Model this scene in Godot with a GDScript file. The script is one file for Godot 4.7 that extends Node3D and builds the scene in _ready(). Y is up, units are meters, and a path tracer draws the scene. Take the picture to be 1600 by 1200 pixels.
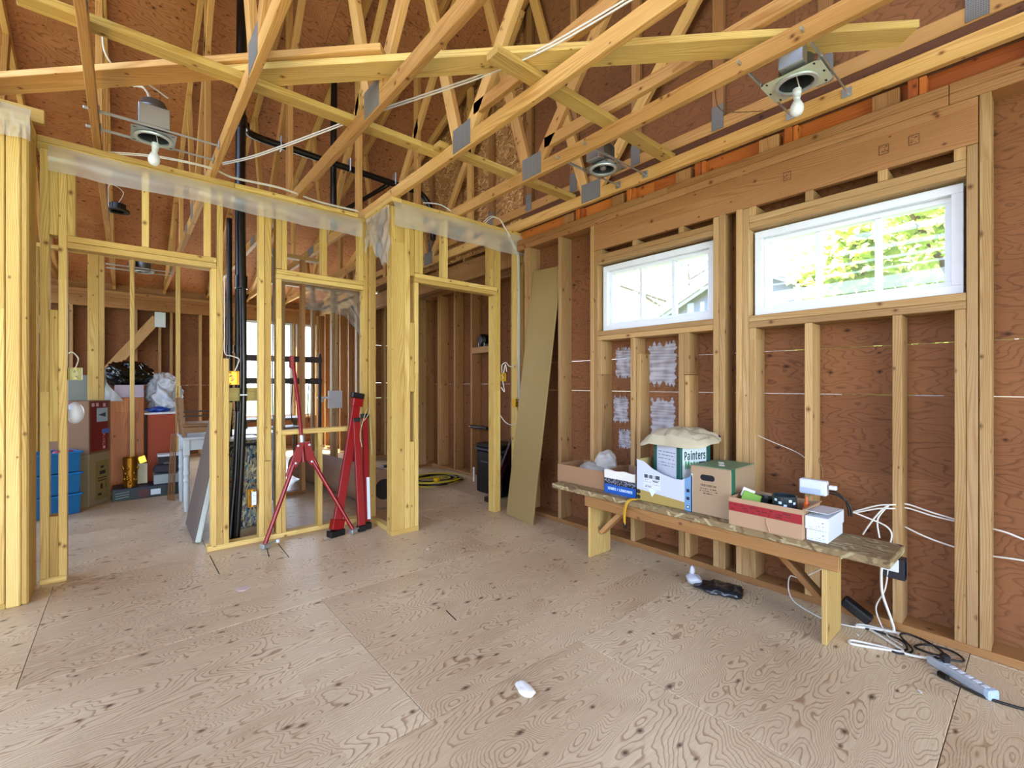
extends Node3D
# A house under construction: stud walls, roof trusses, plywood floor. Metres, y up; the camera stands at x = 0, z = 0.

var rng := RandomNumberGenerator.new()
var org := {}      # parent node -> the point its children are measured from
var taken := {}    # top-level names used so far
var mats := {}
var tex := {}

func _ready() -> void:
	rng.seed = 77
	camera_and_light()
	textures()
	ground_and_outside()
	floor_sheets()
	right_wall()
	partition_walls()
	far_walls()
	near_shell()
	roof()
	trusses()
	ceiling_fittings()
	pipes_and_cables()
	plastic_film()
	red_stands()
	bench_and_boxes()
	floor_cords()
	storage_room()
	hall_things()

func camera_and_light() -> void:
	var cam = Camera3D.new()
	cam.name = "camera"
	cam.position = Vector3(0, 1.22, 0)
	cam.rotation_degrees = Vector3(0, -40.3, 0)
	cam.fov = rad_to_deg(2.0 * atan(600.0 / 711.0))
	cam.near = 0.05
	cam.far = 200.0
	add_child(cam)
	var sky_mat = ProceduralSkyMaterial.new()
	sky_mat.sky_top_color = Color(0.50, 0.66, 0.90)
	sky_mat.sky_horizon_color = Color(0.93, 0.96, 1.0)
	sky_mat.sky_curve = 0.2
	sky_mat.ground_bottom_color = Color(0.36, 0.38, 0.30)
	sky_mat.ground_horizon_color = Color(0.75, 0.78, 0.74)
	sky_mat.sky_energy_multiplier = 1.0
	var env = Environment.new()
	env.background_mode = Environment.BG_SKY
	env.sky = Sky.new()
	env.sky.sky_material = sky_mat
	env.background_energy_multiplier = 9.5
	env.tonemap_mode = Environment.TONE_MAPPER_LINEAR
	env.tonemap_exposure = 1.13
	env.sdfgi_enabled = true
	env.ssao_enabled = true
	env.ssil_enabled = true
	var we = WorldEnvironment.new()
	we.name = "world"
	we.environment = env
	add_child(we)
	var sun = DirectionalLight3D.new()
	sun.name = "sun"
	sun.light_energy = 17.0
	sun.light_color = Color(1.0, 0.95, 0.86)
	sun.light_angular_distance = 0.6
	sun.shadow_enabled = true
	add_child(sun)
	sun.look_at_from_position(Vector3(-3.0, 10.0, -6.5), Vector3.ZERO)
	# area lights added to boost daylight at unseen openings of near and left walls
	daylight("added_daylight_near", Vector3(-0.2, 1.35, 3.25), Vector3(0, 0, -1), 4.8, 2.2, 17.0)
	daylight("added_daylight_left", Vector3(-3.15, 1.4, -1.0), Vector3(1, 0, 0), 1.6, 2.1, 5.0)
	daylight("added_daylight_storage", Vector3(-3.15, 1.45, -6.6), Vector3(1, 0, 0), 1.0, 1.7, 3.5)
	daylight("daylight_kitchen", Vector3(1.9, 1.5, -9.30), Vector3(0, 0, 1), 1.5, 1.7, 6.0)

func daylight(called, at, towards, w, h, energy) -> void:
	var a = AreaLight3D.new()
	a.name = called
	a.area_size = Vector2(w, h)
	a.light_color = Color(0.89, 0.94, 1.0)
	a.light_energy = energy
	a.area_range = 30.0
	a.shadow_enabled = true
	add_child(a)
	a.look_at_from_position(at, at + towards)

# ------------------------------------------------------------------ naming
func numbered(called: String) -> String:
	var n = taken.get(called, -1) + 1
	taken[called] = n
	return called if n == 0 else "%s_%03d" % [called, n]

func tag(o, label, category, group = "", kind = ""):
	o.set_meta("label", label)
	o.set_meta("category", category)
	if group: o.set_meta("group", group)
	if kind: o.set_meta("kind", kind)
	return o

func thing(called, label, category, at = Vector3.ZERO, group = "", kind = ""):
	var o = Node3D.new()
	o.name = numbered(called)
	add_child(o)
	o.position = at
	org[o] = at
	return tag(o, label, category, group, kind)

func structure(called, label, category, at = Vector3.ZERO):
	return thing(called, label, category, at, "", "structure")

func local(o):
	org[o] = Vector3.ZERO   # children of this thing are given in its own axes
	return o

func commit(parent, called, mesh, material, at = Vector3.ZERO):
	var o = MeshInstance3D.new()
	o.name = numbered(called) if parent == self else called
	o.mesh = mesh
	o.material_override = material
	parent.add_child(o, true)
	o.position = at - org.get(parent, Vector3.ZERO)
	org[o] = at
	return o

# ------------------------------------------------------------------ shapes
class Build:
	var v := PackedVector3Array()
	var n := PackedVector3Array()
	var u := PackedVector2Array()
	func tri(a, b, c, na, nb, nc, ua, ub, uc) -> void:
		if (b - a).cross(c - a).dot(na + nb + nc) > 0.0:
			var t = b; b = c; c = t
			t = nb; nb = nc; nc = t
			t = ub; ub = uc; uc = t
		v.append(a); v.append(b); v.append(c)
		n.append(na); n.append(nb); n.append(nc)
		u.append(ua); u.append(ub); u.append(uc)
	func flat(a, b, c, nn, ua, ub, uc) -> void:
		tri(a, b, c, nn, nn, nn, ua, ub, uc)
	func mesh() -> ArrayMesh:
		var arr = []
		arr.resize(Mesh.ARRAY_MAX)
		arr[Mesh.ARRAY_VERTEX] = v
		arr[Mesh.ARRAY_NORMAL] = n
		arr[Mesh.ARRAY_TEX_UV] = u
		var m = ArrayMesh.new()
		m.add_surface_from_arrays(Mesh.PRIMITIVE_TRIANGLES, arr)
		return m

# A box with chamfered edges; the grain (texture u) runs along axis ax.
func box_mesh(s: Vector3, ch: float, ax: int, us: float, vs: float, uo: float, vo: float, off := Vector3.ZERO) -> ArrayMesh:
	var g = Build.new()
	box_into(g, s, ch, ax, us, vs, uo, vo, off)
	return g.mesh()

func box_into(g, s: Vector3, ch: float, ax: int, us: float, vs: float, uo: float, vo: float, off := Vector3.ZERO) -> void:
	var h = s * 0.5
	ch = minf(ch, minf(h.x, minf(h.y, h.z)) * 0.6)
	var uvf = func(p: Vector3, face: int) -> Vector2:
		if face == ax:
			var b1 = (ax + 1) % 3
			var b2 = (ax + 2) % 3
			return Vector2(p[b1] * us * 0.2 + uo, p[b2] * vs + vo)
		var o = 3 - ax - face
		return Vector2(p[ax] * us + uo, p[o] * vs + vo + face * 0.31 + (0.17 if p[face] > 0.0 else 0.0))
	for a in 3:
		var b = (a + 1) % 3
		var c = (a + 2) % 3
		for sg in [-1.0, 1.0]:
			var nn = Vector3.ZERO
			nn[a] = sg
			var q = []
			for k in [[-1, -1], [1, -1], [1, 1], [-1, 1]]:
				var p = Vector3.ZERO
				p[a] = sg * h[a]
				p[b] = k[0] * (h[b] - ch)
				p[c] = k[1] * (h[c] - ch)
				q.append(p)
			var t = []
			for p in q: t.append(uvf.call(p, a))
			for i in 4: q[i] += off
			g.flat(q[0], q[1], q[2], nn, t[0], t[1], t[2])
			g.flat(q[0], q[2], q[3], nn, t[0], t[2], t[3])
	if ch <= 0.0:
		return
	for a in 3:           # the twelve edges, along axis c
		var b = (a + 1) % 3
		var c = (a + 2) % 3
		for sa in [-1.0, 1.0]:
			for sb in [-1.0, 1.0]:
				var nn = Vector3.ZERO
				nn[a] = sa * 0.7071
				nn[b] = sb * 0.7071
				var q = []
				for k in [[0, -1], [0, 1], [1, 1], [1, -1]]:
					var p = Vector3.ZERO
					p[a] = sa * (h[a] - (ch if k[0] == 1 else 0.0))
					p[b] = sb * (h[b] - (ch if k[0] == 0 else 0.0))
					p[c] = k[1] * (h[c] - ch)
					q.append(p)
				var fc = a if a != ax else b
				var t = []
				for p in q: t.append(uvf.call(p, fc))
				for i in 4: q[i] += off
				g.flat(q[0], q[1], q[2], nn, t[0], t[1], t[2])
				g.flat(q[0], q[2], q[3], nn, t[0], t[2], t[3])
	for sx in [-1.0, 1.0]:
		for sy in [-1.0, 1.0]:
			for sz in [-1.0, 1.0]:
				var sv = Vector3(sx, sy, sz)
				var p0 = Vector3(sx * h.x, sy * (h.y - ch), sz * (h.z - ch))
				var p1 = Vector3(sx * (h.x - ch), sy * h.y, sz * (h.z - ch))
				var p2 = Vector3(sx * (h.x - ch), sy * (h.y - ch), sz * h.z)
				var t0 = uvf.call(p0, (ax + 1) % 3)
				g.flat(p0 + off, p1 + off, p2 + off, sv.normalized(), t0, t0, t0)

func long_axis(s: Vector3) -> int:
	return 0 if s.x >= s.y and s.x >= s.z else (1 if s.y >= s.z else 2)

# A piece of lumber between two corners, in world coordinates.
func bd(parent, called, material, x0, x1, y0, y1, z0, z1, ch = 0.0025, ax = -1):
	var s = Vector3(absf(x1 - x0), absf(y1 - y0), absf(z1 - z0))
	var c = Vector3(x0 + x1, y0 + y1, z0 + z1) * 0.5
	var a = long_axis(s) if ax < 0 else ax
	return commit(parent, called, box_mesh(s, ch, a, 0.25, 2.0, rng.randf(), rng.randf()), material, c)

# A sheet of plywood: its texture keeps to the sheet, grain along ax.
func ply(parent, called, material, x0, x1, y0, y1, z0, z1, ax, uo = -1.0, vo = -1.0, ch = 0.001):
	var s = Vector3(absf(x1 - x0), absf(y1 - y0), absf(z1 - z0))
	var c = Vector3(x0 + x1, y0 + y1, z0 + z1) * 0.5
	return commit(parent, called, box_mesh(s, ch, ax, 1.0 / 2.44, 1.0 / 1.22, rng.randf() if uo < 0 else uo, rng.randf() if vo < 0 else vo), material, c)

# A plain box, no grain (boxes, fittings).
func bx(parent, called, material, c: Vector3, s: Vector3, ch = 0.003, turn := Vector3.ZERO):
	var o = commit(parent, called, box_mesh(s, ch, long_axis(s), 1.0, 1.0, 0.1, 0.2), material, c)
	o.rotation = turn
	return o

func plate(parent, c: Vector3, s: Vector3):
	return commit(parent, "gusset_plate", box_mesh(s, 0.0, long_axis(s), 15.0, 15.0, 0.0, 0.0), mats["gusset"], c)

# A bar between two points: w across, h along up.
func bar(parent, called, material, a: Vector3, b: Vector3, w: float, h: float, up := Vector3.UP, ch = 0.0025):
	var d = b - a
	var o = commit(parent, called, box_mesh(Vector3(d.length(), h, w), ch, 0, 0.25, 2.0, rng.randf(), rng.randf()), material, (a + b) * 0.5)
	o.basis = frame(d, up)
	return o

func frame(d: Vector3, up: Vector3) -> Basis:
	var x = d.normalized()
	if absf(x.dot(up.normalized())) > 0.98:
		up = Vector3.RIGHT if absf(x.x) < 0.9 else Vector3.UP
	var z = x.cross(up).normalized()
	return Basis(x, z.cross(x), z)

# Catmull-Rom through the points.
func smooth_line(pts: Array, per := 6) -> Array:
	if per <= 1 or pts.size() < 3:
		return pts
	var out = []
	for i in pts.size() - 1:
		var p0 = pts[maxi(i - 1, 0)]
		var p3 = pts[mini(i + 2, pts.size() - 1)]
		for k in per:
			out.append(pts[i].cubic_interpolate(pts[i + 1], p0, p3, k / float(per)))
	out.append(pts[-1])
	return out

func tube_into(g, pts: Array, radii, sides: int, shift: Vector3) -> void:
	var up = Vector3.UP
	var rings = []
	var fr = Vector3.ZERO
	for i in pts.size():
		var d = (pts[mini(i + 1, pts.size() - 1)] - pts[maxi(i - 1, 0)]).normalized()
		if i == 0:
			if absf(d.dot(up)) > 0.9: up = Vector3.RIGHT
			fr = d.cross(up).normalized()
		else:
			fr = (fr - d * fr.dot(d)).normalized()
		var bn = d.cross(fr)
		var r = radii[i] if radii is Array else radii
		var ring = []
		for k in sides:
			var a = TAU * k / sides
			var nn = fr * cos(a) + bn * sin(a)
			ring.append([pts[i] - shift + nn * r, nn])
		rings.append(ring)
	var acc = 0.0
	for i in rings.size() - 1:
		var len = pts[i].distance_to(pts[i + 1])
		for k in sides:
			var k2 = (k + 1) % sides
			var a = rings[i][k]; var b = rings[i][k2]; var c = rings[i + 1][k2]; var d = rings[i + 1][k]
			var u0 = k / float(sides); var u1 = (k + 1) / float(sides)
			g.tri(a[0], b[0], c[0], a[1], b[1], c[1], Vector2(acc, u0), Vector2(acc, u1), Vector2(acc + len, u1))
			g.tri(a[0], c[0], d[0], a[1], c[1], d[1], Vector2(acc, u0), Vector2(acc + len, u1), Vector2(acc + len, u0))
		acc += len
	for e in [0, rings.size() - 1]:
		var cc = pts[e] - shift
		var nn = (pts[0] - pts[1]).normalized() if e == 0 else (pts[-1] - pts[-2]).normalized()
		for k in sides:
			g.flat(cc, rings[e][k][0], rings[e][(k + 1) % sides][0], nn, Vector2.ZERO, Vector2.ZERO, Vector2.ZERO)

func tube(parent, called, material, pts: Array, r, sides := 8, per := 6):
	var g = Build.new()
	var line = smooth_line(pts, per)
	tube_into(g, line, r, sides, pts[0])
	return commit(parent, called, g.mesh(), material, pts[0])

# A turned shape: profile of (radius, height) pairs, round the axis dir through at.
func lathe(parent, called, material, at: Vector3, profile: Array, seg := 24, dir := Vector3.UP):
	var g = Build.new()
	for i in profile.size() - 1:
		var p = profile[i]
		var q = profile[i + 1]
		var e = q - p
		if e.length() < 1e-6: continue
		var nn = Vector2(e.y, -e.x).normalized()
		for k in seg:
			var a0 = TAU * k / seg
			var a1 = TAU * (k + 1) / seg
			var d0 = Vector3(cos(a0), 0, sin(a0))
			var d1 = Vector3(cos(a1), 0, sin(a1))
			var n0 = d0 * nn.x + Vector3.UP * nn.y
			var n1 = d1 * nn.x + Vector3.UP * nn.y
			var A = d0 * p.x + Vector3.UP * p.y; var B = d1 * p.x + Vector3.UP * p.y
			var C = d1 * q.x + Vector3.UP * q.y; var D = d0 * q.x + Vector3.UP * q.y
			var ua = Vector2(k / float(seg), p.y); var ub = Vector2((k + 1) / float(seg), p.y)
			var uc = Vector2((k + 1) / float(seg), q.y); var ud = Vector2(k / float(seg), q.y)
			if p.x > 1e-6: g.tri(A, B, C, n0, n1, n1, ua, ub, uc)
			if q.x > 1e-6: g.tri(A, C, D, n0, n1, n0, ua, uc, ud)
	var o = commit(parent, called, g.mesh(), material, at)
	if dir != Vector3.UP:
		o.basis = Basis(Quaternion(Vector3.UP, dir.normalized()))
	return o

# A grid surface from a function of (u, v), given a thickness along its normals.
func surface(parent, called, material, at: Vector3, nu: int, nv: int, f: Callable, thick := 0.0, us := 1.0, vs := 1.0):
	var P = []
	for j in nv + 1:
		for i in nu + 1:
			P.append(f.call(i / float(nu), j / float(nv)))
	var N = []
	for j in nv + 1:
		for i in nu + 1:
			var dx = P[j * (nu + 1) + mini(i + 1, nu)] - P[j * (nu + 1) + maxi(i - 1, 0)]
			var dy = P[mini(j + 1, nv) * (nu + 1) + i] - P[maxi(j - 1, 0) * (nu + 1) + i]
			N.append(dx.cross(dy).normalized())
	var g = Build.new()
	for side in ([1.0] if thick == 0.0 else [1.0, -1.0]):
		var o = thick * 0.5 * side
		for j in nv:
			for i in nu:
				var a = j * (nu + 1) + i
				var b = a + 1; var c = a + nu + 2; var d = a + nu + 1
				var U = func(k): return Vector2((k % (nu + 1)) / float(nu) * us, (k / (nu + 1)) / float(nv) * vs)
				g.tri(P[a] + N[a] * o, P[b] + N[b] * o, P[c] + N[c] * o, N[a] * side, N[b] * side, N[c] * side, U.call(a), U.call(b), U.call(c))
				g.tri(P[a] + N[a] * o, P[c] + N[c] * o, P[d] + N[d] * o, N[a] * side, N[c] * side, N[d] * side, U.call(a), U.call(c), U.call(d))
	if thick > 0.0:
		var rim = []
		for i in nu: rim.append([i, i + 1])
		for j in nv: rim.append([j * (nu + 1) + nu, (j + 1) * (nu + 1) + nu])
		for i in nu: rim.append([nv * (nu + 1) + i, nv * (nu + 1) + i + 1])
		for j in nv: rim.append([j * (nu + 1), (j + 1) * (nu + 1)])
		var mid = P[(nv / 2) * (nu + 1) + nu / 2]
		for e in rim:
			var a = P[e[0]] + N[e[0]] * thick * 0.5; var b = P[e[1]] + N[e[1]] * thick * 0.5
			var c = P[e[1]] - N[e[1]] * thick * 0.5; var d = P[e[0]] - N[e[0]] * thick * 0.5
			var nn = (b - a).cross(d - a).normalized()
			if nn.dot(a - mid) < 0.0: nn = -nn
			g.flat(a, b, c, nn, Vector2.ZERO, Vector2.ZERO, Vector2.ZERO)
			g.flat(a, c, d, nn, Vector2.ZERO, Vector2.ZERO, Vector2.ZERO)
	return commit(parent, called, g.mesh(), material, at)

# A soft closed lump: a rounded box, crumpled by noise.
func lump(parent, called, material, c: Vector3, s: Vector3, power: float, crumple: float, freq: float, sd: int, nu := 40, nv := 24, uvs := 1.0):
	var noise = FastNoiseLite.new()
	noise.seed = sd
	noise.frequency = freq * 0.65
	noise.fractal_octaves = 2
	noise.fractal_type = FastNoiseLite.FRACTAL_RIDGED
	var f = func(u: float, v: float) -> Vector3:
		var th = u * TAU
		var ph = (v - 0.5) * PI
		var d = Vector3(cos(ph) * cos(th), sin(ph), cos(ph) * sin(th))
		var k = pow(pow(absf(d.x), power) + pow(absf(d.y), power) + pow(absf(d.z), power), -1.0 / power)
		var p = d * k
		return p * s * 0.5 * (1.0 + crumple * noise.get_noise_3d(p.x * s.x * 5.0, p.y * s.y * 5.0, p.z * s.z * 5.0))
	var o = surface(parent, called, material, c, nu, nv, f, 0.0, uvs * 2.0, uvs)
	var g = o.mesh
	return o

# A prism: polygon (p, q) spread along an axis. plane 0: (z, y) spread along x; 1: (x, y) spread along z; 2: (x, z) spread along y.
func prism(parent, called, material, poly: Array, lo: float, hi: float, plane: int, us = 0.41, vs = 0.82, uo = -1.0, vo = -1.0):
	var g = Build.new()
	var c = Vector2.ZERO
	for p in poly: c += p / poly.size()
	var U0 = rng.randf() if uo < 0 else uo
	var V0 = rng.randf() if vo < 0 else vo
	var put = func(p: Vector2, d: float) -> Vector3:
		if plane == 0: return Vector3(d, p.y, p.x)
		if plane == 1: return Vector3(p.x, p.y, d)
		return Vector3(p.x, d, p.y)
	var at = put.call(c, (lo + hi) * 0.5)
	var ids = Geometry2D.triangulate_polygon(PackedVector2Array(poly))
	for e in [lo, hi]:
		var nn = (put.call(Vector2.ZERO, e) - put.call(Vector2.ZERO, (lo + hi) * 0.5)).normalized()
		for i in range(0, ids.size(), 3):
			var q = []
			var t = []
			for k in 3:
				var p = poly[ids[i + k]]
				q.append(put.call(p, e) - at)
				t.append(Vector2(p.x * us + U0, p.y * vs + V0))
			g.flat(q[0], q[1], q[2], nn, t[0], t[1], t[2])
	for i in poly.size():
		var p = poly[i]
		var q = poly[(i + 1) % poly.size()]
		var e = q - p
		var a = put.call(p, lo) - at; var b = put.call(q, lo) - at
		var cc = put.call(q, hi) - at; var d = put.call(p, hi) - at
		var nn = (b - a).cross(d - a).normalized()
		var mid = (a + b + cc + d) * 0.25
		if nn.dot(mid) < 0.0 and not Geometry2D.is_point_in_polygon((p + q) * 0.5 + Vector2(e.y, -e.x).normalized() * 1e-4, PackedVector2Array(poly)) == false: pass
		var outward = Vector2(e.y, -e.x).normalized() * 1e-4
		if Geometry2D.is_point_in_polygon((p + q) * 0.5 + outward, PackedVector2Array(poly)): outward = -outward
		var o3 = (put.call(outward, 0.0) - put.call(Vector2.ZERO, 0.0)).normalized()
		if nn.dot(o3) < 0.0: nn = -nn
		var t0 = Vector2(U0, V0)
		g.flat(a, b, cc, nn, t0, t0 + Vector2(e.length() * us, 0), t0 + Vector2(e.length() * us, 0.02))
		g.flat(a, cc, d, nn, t0, t0 + Vector2(e.length() * us, 0.02), t0 + Vector2(0, 0.02))
	return commit(parent, called, g.mesh(), material, at)

func words_on(parent, called, text, material, at: Vector3, size: float, turn: Vector3, squeeze := 1.0, bold := true):
	var t = TextMesh.new()
	var f = SystemFont.new()
	f.font_names = PackedStringArray(["Droid Sans"])
	if bold: f.font_weight = 700
	t.font = f
	t.text = text
	t.font_size = 32
	t.pixel_size = size / 32.0
	t.depth = 0.0008
	t.curve_step = 2.0
	var o = commit(parent, called, t, material, at)
	o.rotation = turn
	o.scale = Vector3(squeeze, 1, 1)
	return o

# ------------------------------------------------------------------ materials
func paint(key: String, c: Color, rough := 0.6, metal := 0.0, t: Texture2D = null, spec := 0.5):
	if mats.has(key): return mats[key]
	var m = StandardMaterial3D.new()
	m.resource_name = key
	m.albedo_color = c
	m.roughness = rough
	m.metallic = metal
	m.metallic_specular = spec
	if t: m.albedo_texture = t
	mats[key] = m
	return m

# Lumber in one of several tones; the orange set has outside sunlight painted in.
func wood(kind: String):
	var i = rng.randi() % 4
	var k = kind + str(i)
	if mats.has(k): return mats[k]
	var sets = {
		"spruce": [Color(0.90, 0.88, 0.70), Color(0.85, 0.82, 0.63), Color(0.93, 0.91, 0.74), Color(0.82, 0.78, 0.61)],
		"stud": [Color(0.76, 0.71, 0.66), Color(0.70, 0.64, 0.58), Color(0.80, 0.74, 0.68), Color(0.68, 0.62, 0.57)],
		"truss": [Color(0.84, 0.74, 0.60), Color(0.76, 0.65, 0.51), Color(0.90, 0.81, 0.66), Color(0.80, 0.69, 0.55)],
		"fir": [Color(0.70, 0.59, 0.50), Color(0.64, 0.53, 0.44), Color(0.74, 0.63, 0.54), Color(0.68, 0.56, 0.48)],
		"sunlit_orange": [Color(0.70, 0.42, 0.26), Color(0.75, 0.48, 0.29), Color(0.64, 0.38, 0.23), Color(0.82, 0.55, 0.33)],  # orange of bounced sunlight put into the wood tone
	}
	return paint(k, sets[kind][i], 0.62, 0.0, tex["lumber"] if i < 2 else tex["lumber_b"], 0.35)

func noise_of(sd: int) -> FastNoiseLite:
	var n = FastNoiseLite.new()
	n.seed = sd
	n.noise_type = FastNoiseLite.TYPE_SIMPLEX_SMOOTH
	n.fractal_type = FastNoiseLite.FRACTAL_NONE
	n.frequency = 1.0
	return n

func to_texture(w: int, h: int, data: PackedByteArray) -> ImageTexture:
	return ImageTexture.create_from_image(Image.create_from_data(w, h, false, Image.FORMAT_RGB8, data))

func put_knots(data: PackedByteArray, w: int, h: int, mx: float, my: float, list: Array, dark: Color) -> void:
	for k in list:
		var cx = int(k[0] / mx * w); var cy = int(k[1] / my * h)
		var ry = k[2] / my * h; var rx = k[2] * k[3] / mx * w
		for j in range(int(-ry * 1.7), int(ry * 1.7) + 1):
			for i in range(int(-rx * 2.4), int(rx * 2.4) + 1):
				var d = sqrt(pow(i / rx, 2.0) + pow(j / ry, 2.0))
				var a = clampf(1.25 - d, 0.0, 1.0) * 0.85 + clampf(1.0 - absf(d - 1.15) * 4.0, 0.0, 1.0) * 0.25
				a = maxf(a, clampf(1.0 - sqrt(pow(i / (rx * 2.4), 2.0) + pow(j / (ry * 1.2), 2.0)), 0.0, 1.0) * 0.3)
				if a <= 0.0: continue
				a = minf(a, 0.9)
				var x = posmod(cx + i, w); var y = posmod(cy + j, h)
				var o = (y * w + x) * 3
				data[o] = int(lerpf(data[o], dark.r8, a))
				data[o + 1] = int(lerpf(data[o + 1], dark.g8, a))
				data[o + 2] = int(lerpf(data[o + 2], dark.b8, a))

# Sawn softwood, 4 m by 0.5 m: fine growth lines along u, knots.
func lumber_texture(sd: int) -> ImageTexture:
	var w = 1536; var h = 256
	var n = noise_of(sd)
	var d = PackedByteArray()
	d.resize(w * h * 3)
	var k = 0
	for j in h:
		var y = j * 0.5 / h
		for i in w:
			var x = i * 4.0 / w
			var q = y * 95.0 + n.get_noise_2d(x * 0.7, y * 9.0) * 3.2
			var l = 0.5 + 0.5 * sin(q * TAU)
			l = l * l * 0.55 + n.get_noise_2d(x * 5.0, y * 170.0 + 40.0) * 0.2 + n.get_noise_2d(x * 0.5 + 70.0, y * 5.0) * 0.35
			l = clampf(l, -0.2, 1.0)
			d[k] = int(clampf(232 - 40 * l, 0, 255))
			d[k + 1] = int(clampf(204 - 52 * l, 0, 255))
			d[k + 2] = int(clampf(152 - 58 * l, 0, 255))
			k += 3
	var knots = []
	for i in 40:
		knots.append([rng.randf() * 4.0, rng.randf() * 0.5, rng.randf_range(0.004, 0.0115), rng.randf_range(1.0, 1.5)])
	put_knots(d, w, h, 4.0, 0.5, knots, Color(0.42, 0.27, 0.13))
	return to_texture(w, h, d)

# Rotary-cut plywood face, 2.44 m by 1.22 m: contour figure along u.
func plywood_texture(sd: int, w: int, h: int, base: Color, late: Color, rate: float, depth: float, nk: int, patch := 0.0) -> ImageTexture:
	var n = noise_of(sd)
	var d = PackedByteArray()
	d.resize(w * h * 3)
	var k = 0
	for j in h:
		var y = j * 1.22 / h
		for i in w:
			var x = i * 2.44 / w
			var n2 = n.get_noise_2d(x * 2.3, y * 6.5 + 9.0)
			var n3 = n.get_noise_2d(x * 6.0 + 3.0, y * 17.0)
			var q = n.get_noise_2d(x * 0.62 + n3 * 0.02, y * 1.9 + n2 * 0.10) * rate + n2 * (rate * 0.19) + n3 * 0.9 + y * rate * 0.22 + n.get_noise_2d(x * 15.0, y * 38.0) * 0.16
			var t = q - floorf(q)
			var l = smoothstep(0.66, 0.93, t) * (1.0 - smoothstep(0.95, 1.0, t)) + 0.16 * t
			l *= 0.8 + 0.2 * n.get_noise_2d(x * 1.7 + 33.0, y * 3.0)
			l = l * depth + n.get_noise_2d(x * 8.0, y * 240.0) * 0.10 + n.get_noise_2d(x * 0.9 + 5.0, y * 0.9) * 0.16
			if patch > 0.0:
				l += patch * maxf(0.0, n.get_noise_2d(x * 4.0 + 80.0, y * 4.0) - 0.45)
			d[k] = int(clampf(lerpf(base.r8, late.r8, l), 0, 255))
			d[k + 1] = int(clampf(lerpf(base.g8, late.g8, l), 0, 255))
			d[k + 2] = int(clampf(lerpf(base.b8, late.b8, l), 0, 255))
			k += 3
	var knots = []
	for i in nk:
		knots.append([rng.randf() * 2.44, rng.randf() * 1.22, rng.randf_range(0.005, 0.0105), rng.randf_range(1.2, 2.0)])
	put_knots(d, w, h, 2.44, 1.22, knots, Color(late.r * 0.55, late.g * 0.5, late.b * 0.5))
	return to_texture(w, h, d)

# Strand board: flakes of many tones.
func strand_texture() -> ImageTexture:
	var w = 512; var h = 512
	var im = Image.create(w, h, false, Image.FORMAT_RGB8)
	im.fill(Color(0.62, 0.45, 0.27))
	for i in 2600:
		var a = rng.randf() * PI
		var l = rng.randf_range(8, 26)
		var c = Color(0.66, 0.48, 0.29).lerp(Color(0.86, 0.70, 0.48) if rng.randf() > 0.4 else Color(0.42, 0.27, 0.14), rng.randf())
		var x = rng.randf() * w; var y = rng.randf() * h
		for t in int(l):
			im.fill_rect(Rect2i(posmod(int(x + cos(a) * t), w - 3), posmod(int(y + sin(a) * t), h - 3), 3, 3), c)
	return ImageTexture.create_from_image(im)

# Toothed nail plate: rows of punched slots.
func punched() -> ImageTexture:
	var im = Image.create(64, 64, false, Image.FORMAT_RGB8)
	im.fill(Color(0.46, 0.45, 0.43))
	for i in 8:
		for j in 8:
			im.fill_rect(Rect2i(i * 8 + 2, j * 8 + 1, 3, 5), Color(0.20, 0.19, 0.18))
			im.fill_rect(Rect2i(i * 8 + 5, j * 8 + 1, 1, 6), Color(0.60, 0.59, 0.57))
	return ImageTexture.create_from_image(im)

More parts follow.
